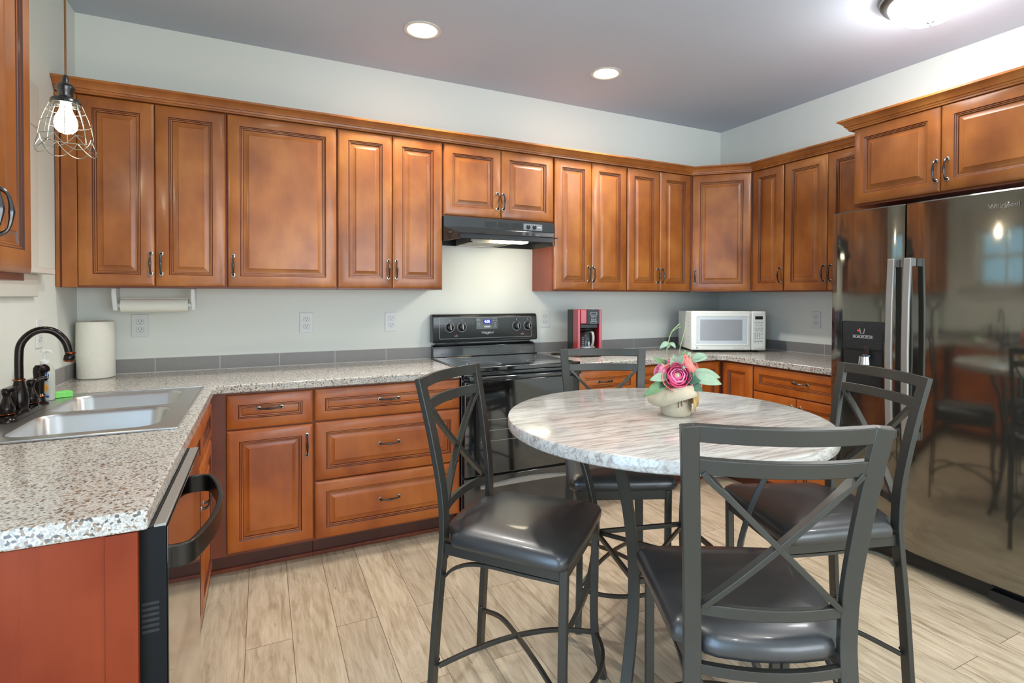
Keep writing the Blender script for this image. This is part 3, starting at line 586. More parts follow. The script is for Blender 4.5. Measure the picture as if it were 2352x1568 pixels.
# ------------------------------------------------------------------ range hood
hd = thing('range_hood', 'black range hood with its light on above the stove', 'range hood', (1.823, 0, 1.645)); hw = .76
b = MB(); x0, x1, a0, a1 = 0, hw, .058, hw-.090
V = [(x0, -.004, .010), (x0, -.004, .157), (x1, -.004, .010), (x1, -.004, .157), (x0, -.332, .095), (x0, -.332, .157), (x1, -.332, .095), (x1, -.332, .157), (a0, -.47, .046), (a1, -.47, .046), (a0, -.474, .014), (a1, -.474, .014), (x0, -.33, .008), (x1, -.33, .008)]
b.add(V, [(1, 3, 7, 5), (5, 7, 6, 4), (4, 6, 9, 8), (8, 9, 11, 10), (0, 1, 5, 4, 12), (4, 8, 10, 12), (2, 3, 7, 6, 13), (6, 9, 11, 13), (0, 1, 3, 2)])
hb = b.obj('shell', 'hoodb', hd, smooth=20)
b = MB(); b.tube([(x0+.003, -.333, .0955), (x1-.003, -.333, .0955)], .003, 8); b.tube([(a0, -.4725, .046), (a1, -.4725, .046)], .003, 8); [b.tube(q_, .003, 8) for q_ in ([(x0, -.33, .008), (a0, -.474, .014)], [(a0, -.474, .014), (a1, -.474, .014)], [(a1, -.474, .014), (x1-.004, -.33, .008)])]; b.obj('edge_bead', 'black', hb)
MB().box((.01, -.01, .05), (hw-.01, -.40, .056)).obj('inner_pan', 'hoodb', hd)
b = MB(); b.box((.17, -.05, .012), (.45, -.34, .048), 0); b.box((.17, -.05, .006), (.18, -.34, .012), 1); b.box((.44, -.05, .006), (.45, -.34, .012), 1); b.box((.17, -.05, .006), (.45, -.06, .012), 1); b.box((.17, -.33, .006), (.45, -.34, .012), 1); b.obj('filter', ['mesh', 'fhandle'], hd)
MB().box((.36, -.345, .006), (.52, -.435, .046)).obj('light_lens', 'hoodl', hd, bevel=.008)
l = bpy.data.lights.new('hood_lamp', 'AREA'); l.shape = 'RECTANGLE'; l.size = .14; l.size_y = .06; l.energy = .75; l.color = (1, .86, .66); lo_ = bpy.data.objects.new('hood_lamp', l); COL.objects.link(lo_); lo_.parent = hd; lo_.location = (.44, -.39, .0); lo_.rotation_euler = (math.radians(30), 0, 0)
b = MB()
for gx in (.265, .355, .443):
    for k in range(5): b.box((gx, -.3315, .108+k*.0075), (gx+.078, -.3335, .1115+k*.0075))
b.obj('vent_slots', 'slot', hd)
b = MB(); b.box((.532, -.331, .102), (.668, -.3345, .143), 0); 
for x in (.566, .610): b.lathe([(.014, 0), (.014, .003), (.010, .006)], 20, 1, X=at(x, -.3345, .123))
b.box((.632, -.3345, .119), (.660, -.3352, .126), 2); b.obj('switch_plate', ['grey', 'blackmat', 'lgrey'], hd)

# ------------------------------------------------------------------ refrigerator  (front faces -X; local x toward camera)
fr = thing('refrigerator', 'black side-by-side refrigerator with ice and water dispenser', 'refrigerator', (RW, -1.572, 0), -PI/2); fd = RW-3.62
MB().box((.004, -.03, .03), (.906, -fd+.075, 1.752)).obj('body', 'blackmat', fr, bevel=.004)
def fdoor(x0, x1):
    b = MB(); L = []; n = 14
    for z0_, ins in ((.098, .006), (.104, .0), (1.764, 0), (1.770, .006)):
        row = []
        for k in range(n+1):
            u = k/n; x = x0+.003+(x1-x0-.006)*u; bow = .012*(1-(2*u-1)**4)
            row.append((x, -fd-.004-bow+ins+.006, z0_))
        row += [(x1-.003, -fd+.068, z0_), (x0+.003, -fd+.068, z0_)]; L.append(row)
    b.loops(L, 0, True); return b.obj('door', 'fridge', fr, smooth=40)
d1 = fdoor(.0, .372); d2 = fdoor(.374, .910)
def fhandle(x, par):
    b = MB(); P = crom([(x, -fd-.012, 1.503), (x, -fd-.052, 1.503), (x, -fd-.060, 1.40), (x, -fd-.066, 1.1), (x, -fd-.060, .76), (x, -fd-.052, .640), (x, -fd-.012, .640)], 6)
    b.bar([(x, -fd-.050, 1.505), (x, -fd-.062, 1.3), (x, -fd-.066, 1.07), (x, -fd-.062, .84), (x, -fd-.050, .635)], .032, .016, (1, 0, 0))
    for z in (1.485, .655): b.box((x-.014, -fd-.006, z-.02), (x+.014, -fd-.05, z+.02))
    b.obj('handle', 'fhandle', par, bevel=.004)
fhandle(.338, d1); fhandle(.412, d2)
dy = -fd-.0105
b = MB(); P = rrect(-.110, .110, -.173, .173, .014)
b.loops([[(x, dy, 1.022+z) for x, z in P], [(x, dy-.006, 1.022+z) for x, z in P], [(x*.985, dy-.006, 1.022+z*.99) for x, z in P], [(x*.97, dy-.002, 1.022+z*.98) for x, z in P]], 0, True, X=Matrix.Translation((.180, 0, 0))); ds = b.obj('dispenser', 'black', d1)
b = MB(); b.box((.078, dy-.001, 1.092), (.282, dy-.008, 1.188), 0)
cx_ = .180; b.box((.130, dy-.008, 1.110), (.235, dy-.0085, 1.112), 1); b.box((.130, dy-.008, 1.122), (.235, dy-.0085, 1.124), 1)
for k in range(5): b.box((.134+k*.021, dy-.008, 1.115), (.148+k*.021, dy-.0085, 1.119), 1)
b.tube([(.168, dy-.0085, 1.158), (.172, dy-.0085, 1.134), (.189, dy-.0085, 1.134), (.193, dy-.0085, 1.158)], .0014, 6, 1); b.lathe([(.0045, 0), (.0045, .0008)], 12, 2, X=at(.160, dy-.008, 1.147)); b.obj('dispenser_panel', ['hoodb', 'lgrey', 'redl'], d1)
b = MB(); b.box((.082, dy+.0, .862), (.278, dy-.004, 1.088), 0); b.box((.095, dy-.004, 1.052), (.278, dy-.009, 1.088), 1); b.obj('dispenser_bay', ['slot', 'hoodb'], d1)
b = MB(); b.lathe([(.024, 0), (.024, .006), (.018, .01)], 20, 0, X=Matrix.Translation((.212, dy-.022, 1.02))); b.lathe([(.029, -.006), (.025, .034)], 24, 1, X=Matrix.Translation((.206, dy-.026, .985))); b.box((.196, dy-.004, 1.028), (.222, dy-.018, 1.07), 0); b.obj('ice_chute', ['black', 'chrome'], d1)
b = MB(); b.box((.085, dy-.002, .862), (.275, dy-.026, .870), 0); b.tube([(.075, dy-.004, .864), (.078, dy-.026, .862), (.282, dy-.026, .862), (.285, dy-.004, .864)], .003, 8, 1); b.obj('drip_tray', ['blackmat', 'chrome'], d1)
b = MB(); b.text('Whirlpool', .026, at(.759, -fd-.0115, 1.704), 0, .0008); b.tube(crom([(-.012, -.006, .001), (0, -.012, .001), (.010, -.003, .001), (.016, .011, .001), (.008, .010, .001)], 4), .0016, 6, X=at(.759, -fd-.011, 1.704)); b.obj('logo', 'rosette', d2)
b = MB(); b.box((.01, -fd+.04, .03), (.90, -fd+.075, .090)); b.box((.01, -fd+.035, .078), (.90, -fd+.042, .086)); b.obj('base_grille', 'blackmat', fr, bevel=.003)
b = MB(); b.box((.72, -fd+.004, .028), (.91, -fd+.074, .07)); b.obj('hinge_cover', 'blackmat', fr, bevel=.004)
for x in (.06, .85): MB().lathe([(.02, 0), (.02, .03)], 14).obj('foot', 'blackmat', fr, (x, -fd+.11, 0)); MB().lathe([(.02, 0), (.02, .03)], 14).obj('foot', 'blackmat', fr, (x, -.12, 0))

# ------------------------------------------------------------------ microwave
mw = thing('microwave', 'white countertop microwave set at an angle in the corner', 'microwave', (3.946, -.545, ZC+.001), -YAW); mh, mz = .290, .014
b = MB(); b.box((-.272, .02, mz), (.272, .35, mz+mh-.004)); b.obj('body', 'mww', mw, bevel=.006)
for x in (-.23, .23):
    for y in (.05, .31): MB().lathe([(.014, 0), (.012, .0145)], 14).obj('foot', 'slot', mw, (x, y, 0))
b = MB(); b.box((-.278, .022, mz), (.168, -.012, mz+mh)); md = b.obj('door', 'mww', mw, bevel=.010, seg=3)
def dframe(b, x0, x1, z0, z1, r, y0, y1, wd, mi=0):
    o = rrect(x0, x1, z0, z1, r); i = rrect(x0+wd, x1-wd, z0+wd, z1-wd, max(.002, r-wd))
    b.loops([[(x, y0, z) for x, z in o], [(x, y1, z) for x, z in o], [(x, y1, z) for x, z in i], [(x, y0, z) for x, z in i]], mi, False)
b = MB(); dframe(b, -.250, .152, mz+.034, mz+mh-.026, .010, -.011, -.0150, .014); b.obj('bezel', 'mww', md, bevel=.003)
MB().box((-.236, -.011, mz+.046), (.138, -.0135, mz+mh-.042)).obj('pale_border', 'mwblue', md, bevel=.001)
MB().box((-.212, -.0130, mz+.072), (.100, -.0142, mz+mh-.062)).obj('window', 'mwwin', md)
b = MB(); o = [(.0055*math.cos(2*PI*k/20), .0055*math.sin(2*PI*k/20), 0) for k in range(20)]; b.tube(o, .0009, 6, closed=True, X=at(-.234, -.0125, mz+.018)); b.lathe([(.003, 0), (.003, .0006)], 12, X=at(-.234, -.012, mz+.018)); b.text('Sensor Microwave Oven', .0075, at(.075, -.0123, mz+.016), 0, .0002, .1); b.obj('badge', 'grey', md)
b = MB(); b.box((.170, .022, mz), (.278, -.012, mz+mh)); mp_ = b.obj('control_panel', 'mww', mw, bevel=.010, seg=3)
b = MB(); b.box((.196, -.0115, mz+mh-.060), (.252, -.0128, mz+mh-.037)); b.obj('display', 'slot', mp_)
b = MB()
for r_, (z, n_) in enumerate(((.206, 3), (.186, 2), (.162, 3), (.147, 2))):
    for k in range(n_):
        x = .224+(k-(n_-1)/2)*(.022 if n_ == 3 else .032); o = rrect(-.009 if n_ == 3 else -.013, .009 if n_ == 3 else .013, -.0055, .0055, .005, 3); b.tube([(p, q, 0) for p, q in o], .0005, 4, closed=True, X=at(x, -.0122, mz+z)); b.box((x-.005, -.012, mz+z-.001), (x+.005, -.0124, mz+z+.0015))
for r_ in range(4):
    for k in range(3): b.box((.192+k*.016, -.012, mz+.121-r_*.011), (.202+k*.016, -.0124, mz+.125-r_*.011))
for z in (.122, .092): o = [(.006*math.cos(2*PI*k/14), .006*math.sin(2*PI*k/14), 0) for k in range(14)]; b.tube(o, .0007, 4, closed=True, X=at(.246, -.0122, mz+z))
for k in range(3): b.box((.192+k*.022, -.012, mz+.064), (.206+k*.022, -.0124, mz+.069))
b.obj('keypad', 'grey', mp_)
b = MB(); b.box((.188, -.0115, mz+.014), (.258, -.0145, mz+.040)); b.obj('door_button', 'mww', mp_, bevel=.002)
b = MB()
for k in range(7): b.box((-.2735, .05+.0, mz+.06+k*.028), (-.2722, .085, mz+.072+k*.028))
b.obj('side_vent', 'mwblue', mw)

# ------------------------------------------------------------------ coffee maker
cm = thing('coffee_maker', 'red and black drip coffee maker beside the range', 'coffee maker', (2.853, -.285, ZC+.001), math.radians(-13))
b = MB(); b.box((-.086, .0, 0), (.086, .125, .318)); b.box((-.086, -.10, 0), (.086, .0, .035)); b.box((-.08, -.095, .218), (.08, 0, .318)); b.obj('body', 'blackmat', cm, bevel=.006, seg=3)
b = MB(); b.box((-.088, -.104, .002), (-.066, -.01, .322)); b.box((.066, -.104, .002), (.088, -.01, .322)); b.box((-.066, -.106, .226), (-.020, -.09, .322)); b.obj('red_trim', 'red', cm, bevel=.004)
b = MB(); b.box((-.020, -.109, .226), (.066, -.09, .322), 0); dframe(b, .004, .050, .284, .304, .003, -.109, -.1105, .002, 1)
for z in (.275, .265, .255, .245): b.lathe([(.003, 0), (.003, .001)], 10, 1, X=at(.027, -.109, z)); b.box((.008, -.109, z-.002), (.020, -.1097, z+.001), 1); b.box((.034, -.109, z-.002), (.046, -.1097, z+.001), 1)
dframe(b, .004, .050, .229, .240, .004, -.109, -.1105, .0015, 1); b.obj('control_panel', ['blackmat', 'lgrey'], cm)
b = MB(); b.box((-.062, -.09, .196), (.062, -.01, .222)); b.lathe([(.04, .186), (.05, .198)], 24, X=Matrix.Translation((0, -.045, 0))); b.obj('filter_basket', 'blackmat', cm, bevel=.002)
cf = thing('coffee_carafe', 'glass coffee carafe with black handle inside the red coffee maker', 'carafe', (2.853, -.285, ZC+.037), math.radians(-13))
b = MB(); b.lathe([(.050, 0.001), (.056, .008), (.058, .05), (.053, .09), (.040, .120), (.036, .128), (.0345, .127), (.0385, .119), (.0515, .089), (.0565, .05), (.0545, .009), (.048, .003)], 28, X=Matrix.Translation((0, -.045, 0)), cap=True); b.obj('jug', 'glass', cf)
b = MB(); b.lathe([(.039, .128), (.040, .136), (.030, .141), (.006, .143)], 24, X=Matrix.Translation((0, -.045, 0))); b.obj('lid', 'black', cf)
b = MB(); b.bar(crom([(.012, -.083, .132), (.020, -.104, .130), (.022, -.116, .095), (.018, -.112, .05), (.012, -.103, .03)], 5), .018, .009, (1, 0, 0)); b.obj('handle', 'fhandle', cf, bevel=.003)
b = MB(); b.lathe([(.0588, .026), (.0592, .029), (.0588, .032)], 28, X=Matrix.Translation((0, -.045, 0)))
for k in range(6): b.box((-.048, -.0925, .03+k*.013), (-.038, -.0865, .032+k*.013))
b.obj('measure_marks', 'lgrey', cf)
tag(MB().tube(crom([(2.74, -.19, ZC+.005), (2.70, -.21, ZC+.005), (2.665, -.16, ZC+.005), (2.70, -.11, ZC+.005), (2.75, -.13, ZC+.005)], 5), .0035, 8).obj('power_cord', 'blackmat'), 'black power cord looped on the counter left of the coffee maker', 'cord')

# ------------------------------------------------------------------ lights in the room
def can(label, x, y, e=62):
    t = thing('recessed_light', label, 'ceiling light', (x, y, RH), 0, 'recessed ceiling lights')
    MB().lathe([(.098, -.0005), (.098, -.004), (.090, -.007), (.074, -.004), (.070, -.001)], 40).obj('trim_ring', 'trim', t)
    MB().lathe([(.071, -.0015), (.066, -.006), (.03, -.010), (.004, -.011)], 36).obj('lens', 'can', t)
    l = bpy.data.lights.new('can_lamp', 'SPOT'); l.energy = e; l.color = (1, .96, .90); l.spot_size = math.radians(122); l.spot_blend = .6; l.shadow_soft_size = .06
    lo = bpy.data.objects.new('can_lamp', l); COL.objects.link(lo); lo.parent = t; lo.location = (0, 0, -.03)
can('left lit recessed ceiling light above the tall cabinets left of the hood', 1.615, -.612)
for cx_, cy_, lb in ((.95, -1.45, 'added lit recessed ceiling light, out of view over the sink side of the room'), (2.35, -3.15, 'added lit recessed ceiling light, out of view behind the nearest stool'), (3.45, -3.55, 'added lit recessed ceiling light, out of view behind the refrigerator end'), (1.15, -3.75, 'added lit recessed ceiling light, out of view above the viewer')): can(lb, cx_, cy_, 38)  # extra cans out of view, added to brighten floor and counters
can('right lit recessed ceiling light further along the ceiling toward the corner', 2.812, -.590)
dm = thing('dome_light', 'lit frosted dome ceiling light with nickel rim', 'ceiling light', (3.64, -2.03, RH))
MB().lathe([(.11, -.0005), (.195, -.002), (.203, -.012), (.200, -.024), (.188, -.030), (.190, -.040), (.180, -.046), (.166, -.046)], 48).obj('rim', 'nickel', dm)
MB().lathe([(.168, -.044), (.160, -.066), (.138, -.095), (.10, -.120), (.055, -.134), (.006, -.139)], 40).obj('glass_dome', 'domeg', dm)
MB().lathe([(.016, -.137), (.016, -.141), (.006, -.147), (.004, -.150), (.0055, -.154), (.003, -.160)], 16).obj('finial', 'nickel', dm)
l = bpy.data.lights.new('dome_lamp', 'POINT'); l.energy = 5; l.color = (.97, .98, 1); l.shadow_soft_size = .12; lo_ = bpy.data.objects.new('dome_lamp', l); COL.objects.link(lo_); lo_.parent = dm; lo_.location = (0, 0, -.32)
# caged pendant over the sink
pdx, pdy = .220, -1.012
pd = thing('pendant_lamp', 'lit caged pendant lamp hanging over the sink', 'pendant lamp', (pdx, pdy, 1.83))
MB().tube([(0, 0, .255), (0, 0, RH-1.83-.02)], .0032, 8).obj('cord', 'cord', pd)
MB().lathe([(.06, RH-1.83-.001), (.06, RH-1.83-.02), (.02, RH-1.83-.028)], 28).obj('canopy', 'bronze', pd)
MB().lathe([(.005, .268), (.009, .262), (.011, .238), (.022, .234), (.027, .226), (.026, .214), (.022, .206), (.021, .192), (.040, .182), (.044, .174), (.044, .165), (.040, .165), (.038, .172), (.018, .180)], 28).obj('socket', 'pewter', pd)
MB().lathe([(.014, .182), (.015, .160), (.020, .140), (.030, .118), (.0335, .098), (.030, .078), (.018, .065), (.004, .061)], 24).obj('bulb', 'bulb', pd)
b = MB(); rr = lambda z: .042+.034*math.sin(min(1, (.172-z)/.13)*PI/2)
for k in range(8):
    a = 2*PI*k/8+.2; b.tube([(rr(z)*math.cos(a), rr(z)*math.sin(a), z) for z in (.172, .15, .12, .09, .06, .044)], .0014, 6)
for z in (.142, .096, .046): b.tube([(rr(z)*math.cos(2*PI*k/32), rr(z)*math.sin(2*PI*k/32), z) for k in range(32)], .0014, 6, closed=True)
for k in range(8):
    a0 = 2*PI*k/8+.2; pts = []
    for j in range(13): u = j/12; a = a0+(u-.25)*2*PI/8*2; s = math.sin(PI*u); R_ = .076+.010*s; pts.append((R_*math.cos(a), R_*math.sin(a), .046-.052*s))
    b.tube(pts, .0014, 6)
b.obj('cage', 'cage', pd)
l = bpy.data.lights.new('pendant_bulb', 'POINT'); l.energy = 7; l.color = (1, .85, .62); l.shadow_soft_size = .035; lo_ = bpy.data.objects.new('pendant_bulb', l); COL.objects.link(lo_); lo_.parent = pd; lo_.location = (0, 0, .10)

# ------------------------------------------------------------------ table
TX, TY, TR, TZ = 2.0786, -2.0089, .5335, .914
tb = thing('round_table', 'round counter-height table with streaked stone-look top', 'table', (TX, TY, 0))
MB().lathe([(TR-.006, TZ-.038), (TR-.001, TZ-.034), (TR, TZ-.03), (TR, TZ-.006), (TR-.002, TZ-.0015), (TR-.007, TZ), (.02, TZ)], 128).obj('tabletop', 'stone', tb)
lm = None; la0 = math.radians(120.5)
pinch = []
for k in range(4):
    a = la0+k*PI/2; c, s = math.cos(a), math.sin(a)
    P = crom([(r*c, r*s, z) for r, z in ((.395, .874), (.350, .80), (.288, .65), (.252, .48), (.262, .33), (.305, .17), (.365, .04), (.385, .008))], 5)
    b = MB(); b.bar(P, .034, .016, (-s, c, 0)); lg = b.obj('leg', 'iron', tb, bevel=.002)
    MB().lathe([(.016, 0), (.018, .004), (.014, .012)], 16).obj('glide', 'blackmat', lg, (.388*c, .388*s, 0))
    pinch.append(Vector((.250*c, .250*s, .445)))
b = MB()
for k in range(4): b.bar([pinch[k], pinch[(k+1) % 4]], .016, .012, (0, 0, 1))
b.bar([pinch[0]-Vector((0, 0, .0)), pinch[2]], .014, .010, (0, 0, 1)); b.bar([pinch[1], pinch[3]], .014, .010, (0, 0, 1)); b.obj('stretcher_frame', 'iron', tb, bevel=.001)
b = MB()
for k in range(2):
    a = la0+k*PI/2; c, s = math.cos(a), math.sin(a); b.bar([(.41*c, .41*s, .871), (-.41*c, -.41*s, .871)], .034, .008, (-s, c, 0))
b.obj('top_support', 'iron', tb)

# ------------------------------------------------------------------ chairs
def post_path(sg): return crom([(sg*.176, -.241, .0), (sg*.169, -.222, .30), (sg*.1635, -.203, .52), (sg*.163, -.199, .60), (sg*.166, -.206, .72), (sg*.177, -.234, .89), (sg*.1905, -.271, 1.064)], 5)
def post_at(z):
    P = post_path(1)
    for p, q in zip(P[:-1], P[1:]):
        if p.z <= z <= q.z: t_ = (z-p.z)/(q.z-p.z); return p.lerp(q, t_)
    return P[-1]
def tilt(z): a_, b_ = post_at(z-.02), post_at(z+.012); return (0, b_.y-a_.y, b_.z-a_.z)
def rail_pts(z, bow, inset=0, n=12, drop=0):
    p = post_at(z); x = p.x-.019; return [(-p.x+.005, p.y, z)]+[(-x+2*x*k/n, p.y-bow*(1-(2*k/n-1)**2)**1.0, z) for k in range(n+1)]+[(p.x-.005, p.y, z)]
def seat_mesh():
    o = []
    def arc(cx, cy, r, a0, a1, n=5): return [(cx+r*math.cos(math.radians(a0+(a1-a0)*k/n)), cy+r*math.sin(math.radians(a0+(a1-a0)*k/n))) for k in range(n+1)]
    o += arc(.186, .184, .034, 0, 90); o += [(x, .218+.005*(1-(x/.16)**2)) for x in (.11, .05, 0, -.05, -.11)]; o += arc(-.186, .184, .034, 90, 180)
    o += [(-.213, .08), (-.204, -.04)]; o += arc(-.178, -.145, .020, 180, 240, 3); o += [(-.144, -.186), (-.138, -.20)]
    o += [(x, -.208-.018*(1-(x/.13)**2)) for x in (-.11, -.05, 0, .05, .11)]; o += [(.138, -.20), (.144, -.186)]; o += arc(.178, -.145, .020, 300, 360, 3); o += [(.204, -.04), (.213, .08)]
    b = MB(); L = [[(x*k, y*k+.004*(1-k), z) for x, y in o] for k, z in ((.94, .548), (.985, .553), (1.0, .564), (.998, .578), (.975, .590), (.92, .600), (.80, .608), (.55, .614), (.25, .616))]
    b.loops(L, 0, True); return b.mesh('seat', 'leather', 60)
def make_chair():
    t = bpy.data.objects.new('counter_stool', None); COL.objects.link(t)
    put('seat', seat_mesh(), t)
    b = MB()
    for sg in (-1, 1):
        b.bar([(sg*.160, -.205, .531), (sg*.181, .200, .531)], .036, .014, (0, 0, 1))
    b.bar([(-.178, .200, .531), (.178, .200, .531)], .036, .014, (0, 0, 1)); b.bar(rail_pts(.528, .022), .022, .016, (0, 0, 1)); b.obj('seat_frame', 'iron', t, bevel=.001)
    for sg in (-1, 1):
        p = MB(); p.bar(post_path(sg), .037, .018, (1, 0, 0)); po = p.obj('back_post', 'iron', t, bevel=.002)
        q = MB()
        for z in (.495, .165): pp = post_at(z); q.lathe([(.006, 0), (.006, .004), (.003, .006)], 10, X=Matrix.Translation((sg*(pp.x-.0185), pp.y+.004, z)) @ Matrix.Rotation(-sg*PI/2, 4, 'Y'))
        q.obj('bolt', 'pewter', po)
        g = MB(); g.bar(crom([(sg*.178, .200, .550), (sg*.178, .197, .36), (sg*.178, .196, .20), (sg*.181, .208, .10), (sg*.187, .228, .0)], 5), .024, .024, (1, 0, 0)); g.obj('leg', 'iron', t, bevel=.002)
        a = MB(); pp = post_at(.44); a.bar(crom([(sg*(pp.x-.01), pp.y+.012, .44), (sg*.163, -.165, .472), (sg*.166, -.105, .498), (sg*.170, -.03, .506), (sg*.175, .08, .505), (sg*.178, .19, .505)], 5), .012, .009, (1, 0, 0)); a.obj('side_brace', 'iron', t)
    b = MB(); b.bar(rail_pts(1.0475, .028), .036, .016, tilt(1.0475)); b.obj('top_rail', 'iron', t, bevel=.002)
    b = MB(); b.bar(rail_pts(.977, .027), .034, .015, tilt(.977)); b.obj('middle_rail', 'iron', t, bevel=.002)
    b = MB(); b.bar(rail_pts(.655, .022), .026, .014, tilt(.655)); b.obj('lower_rail', 'iron', t, bevel=.002)
    for sg in (-1, 1):
        a, c = post_at(.962), post_at(.664); n = 14; P = []
        for k in range(n+1):
            u = k/n; z = .964+(.664-.964)*u; x = sg*((a.x-.024)+(-(c.x-.022)-(a.x-.024))*u); y0_ = post_at(.977).y+(post_at(.655).y-post_at(.977).y)*u+.010*math.sin(PI*u); y = y0_-.026*(1-min(1, abs(x)/.155)**2)
            P.append((x, y, z))
        b = MB(); b.bar(P, .022, .012 if sg > 0 else .0124, (0, 1, .25) if False else (.7, 0, sg*.7)); b.obj('cross_brace', 'iron', t, bevel=.001)
    b = MB(); pp = post_at(.15)
    for sg in (-1, 1): b.bar(crom([(sg*.176, .192, .158), (sg*.095, .09, .190), (0, -.02, .200), (-sg*.09, -.12, .188), (-sg*(pp.x-.012), pp.y+.012, .152)], 5), .013, .012 if sg > 0 else .0125, (0, 0, 1))
    b.bar(crom([(-.176, .204, .158), (-.09, .248, .158), (0, .262, .158), (.09, .248, .158), (.176, .204, .158)], 5), .013, .012, (0, 0, 1)); b.obj('foot_stretcher', 'iron', t, bevel=.001)
    return t
def dup(root):
    r = root.copy(); COL.objects.link(r)
    for ch in list(root.children):
        c = ch.copy(); COL.objects.link(c); c.parent = r
        for g in list(ch.children): d = g.copy(); COL.objects.link(d); d.parent = c
    return r
ch0 = make_chair()
spots = [(1.605, -1.882, -47.8, 'dark metal counter stool left of the table in front of the drawers, whole seat showing'),
         (2.210, -1.541, -113.6, 'dark metal counter stool at the far side of the table facing the camera'),
         (2.560, -2.214, 160.2, 'dark metal counter stool at the right of the table with its back to the refrigerator'),
         (1.905, -2.493, 61.5, 'nearest dark metal counter stool with its crossed back toward the camera')]
for i, (x, y, a, lab) in enumerate(spots):
    o = ch0 if i == 0 else dup(ch0)
    o.location = (x, y, 0); o.rotation_euler = (0, 0, math.radians(a-90)); tag(o, lab, 'chair', 'counter stools around the table')

# ------------------------------------------------------------------ flower arrangement (local x = to the right seen from the camera, y = away)
fa = thing('flower_arrangement', 'pink artificial flowers in a burlap-wrapped pot on the table', 'flowers', (2.120, -2.028, TZ+.0005), -YAW)
b = MB(); L = []
for z, r, w_ in ((0, .048, 0), (.006, .051, 0), (.03, .0535, .3), (.06, .050, .8), (.078, .043, 1.5), (.088, .041, 1.8)):
    L.append([((r+.0012*w_*math.sin(11*2*PI*k/44))*math.cos(2*PI*k/44), (r+.0012*w_*math.sin(11*2*PI*k/44))*math.sin(2*PI*k/44), z) for k in range(44)])
b.loops(L, 0, True); b.obj('pot', 'burlap', fa)
def skirt(a0, a1, r0, prof, n, wave, ph, mat, nm='burlap_collar', zoff=None):
    b = MB(); L = []
    for k in range(n+1):
        u = k/n; a = math.radians(a0+(a1-a0)*u); row = []
        for j, (r, z) in enumerate(prof):
            f = j/(len(prof)-1); rr_ = r+wave*f*math.sin(ph+u*9); zz = z+(wave*.9*f*math.cos(ph+u*7))+(zoff(u)*f if zoff else 0)
            row.append((rr_*math.cos(a), rr_*math.sin(a), zz))
        L.append(row)
    b.loops(L, 0, False, close=False); o = b.obj(nm, mat, fa, smooth=80); m = o.modifiers.new('t', 'SOLIDIFY'); m.thickness = .0012; return o
skirt(150, 312, .04, [(.040, .088), (.052, .104), (.070, .100), (.082, .078), (.086, .058)], 26, .010, .4, 'burlap', zoff=lambda u: -.014+.05*max(0, u-.45))
skirt(-62, 40, .04, [(.040, .088), (.054, .102), (.070, .090), (.076, .058), (.074, .026)], 20, .010, 1.4, 'burlapg')
skirt(40, 150, .04, [(.040, .088), (.054, .102), (.070, .094), (.078, .07)], 16, .005, 2.4, 'burlap')
b = MB(); b.tube([(.0435*math.cos(2*PI*k/24), .0435*math.sin(2*PI*k/24), .080) for k in range(24)], .0022, 6, closed=True)
for dx, dz_ in ((-.006, -.045), (.006, -.040)): b.tube(crom([(.0, -.047, .078), (dx*.6, -.054, .06), (dx, -.055, .078+dz_)], 4), .0016, 6)
b.tube(crom([(0, -.047, .078), (.016, -.056, .066), (.020, -.056, .052), (.008, -.053, .060), (0, -.048, .078)], 4), .0014, 6); b.obj('twine_bow', 'twine', fa)
def bloom(name, c, aim, R, mats, rings, seed):
    """cupped blossom: rings of (petals, radius, widest polar angle, half width in degrees, flare, material)"""
    rnd = random.Random(seed); z = Vector(aim).normalized(); x = z.orthogonal().normalized(); y = z.cross(x); B = Matrix(((x.x, y.x, z.x, c[0]), (x.y, y.y, z.y, c[1]), (x.z, y.z, z.z, c[2]), (0, 0, 0, 1)))
    b = MB(); b.lathe([(R*.05, -R*.62), (R*.16, -R*.5), (R*.2, -R*.1), (R*.15, R*.12), (.02*R, R*.2)], 12, 3, X=B)
    for n, rad, th1, hw_, fl_, mi in rings:
        a0 = rnd.uniform(0, 6)
        for k in range(n):
            ph0 = a0+2*PI*k/n+rnd.uniform(-.15, .15); tt = th1+rnd.uniform(-6, 6); rr_ = rad*R*rnd.uniform(.95, 1.05); nu, nv = 7, 8; vs = []; fs = []
            for i_ in range(nu+1):
                u = i_/nu; th = math.radians(18+(tt-18)*u)
                for j_ in range(nv+1):
                    v = j_/nv*2-1; ph = ph0+math.radians(hw_)*v*(.35+.65*math.sin(PI*min(.62, .12+.5*u))); edge = u**3
                    r_ = rr_*(1+fl_*edge+.05*edge*math.sin(5*v+k))*(1+.05*v); th_ = th-math.radians(12)*edge*v*v
                    vs.append((r_*math.sin(th_)*math.cos(ph), r_*math.sin(th_)*math.sin(ph), -rr_*math.cos(th_)*.92))
            for i_ in range(nu):
                for j_ in range(nv): q = i_*(nv+1)+j_; fs.append((q, q+1, q+nv+2, q+nv+1))
            b.add(vs, fs, mi, B)
    o = b.obj(name, mats, fa, smooth=80); m = o.modifiers.new('t', 'SOLIDIFY'); m.thickness = .0007; return o
rose = [(4, .26, 140, 62, -.05, 1), (5, .40, 134, 56, -.05, 0), (6, .55, 126, 48, -.03, 1), (6, .70, 118, 46, 0, 0), (6, .84, 108, 46, .03, 0), (5, .98, 92, 50, .16, 2)]
bloom('blossom', (-.008, -.050, .140), (-.10, -1, .42), .047, ['pink', 'pinkl', 'coral', 'heart'], rose, 1)
bloom('blossom', (.048, -.012, .176), (.75, -.6, .5), .036, ['coral', 'coral', 'coral', 'heart'], rose, 2)
bloom('blossom', (-.056, -.004, .148), (-1, -.2, .35), .032, ['pinkl', 'pink', 'pinkl', 'heart'], rose[:5], 3)
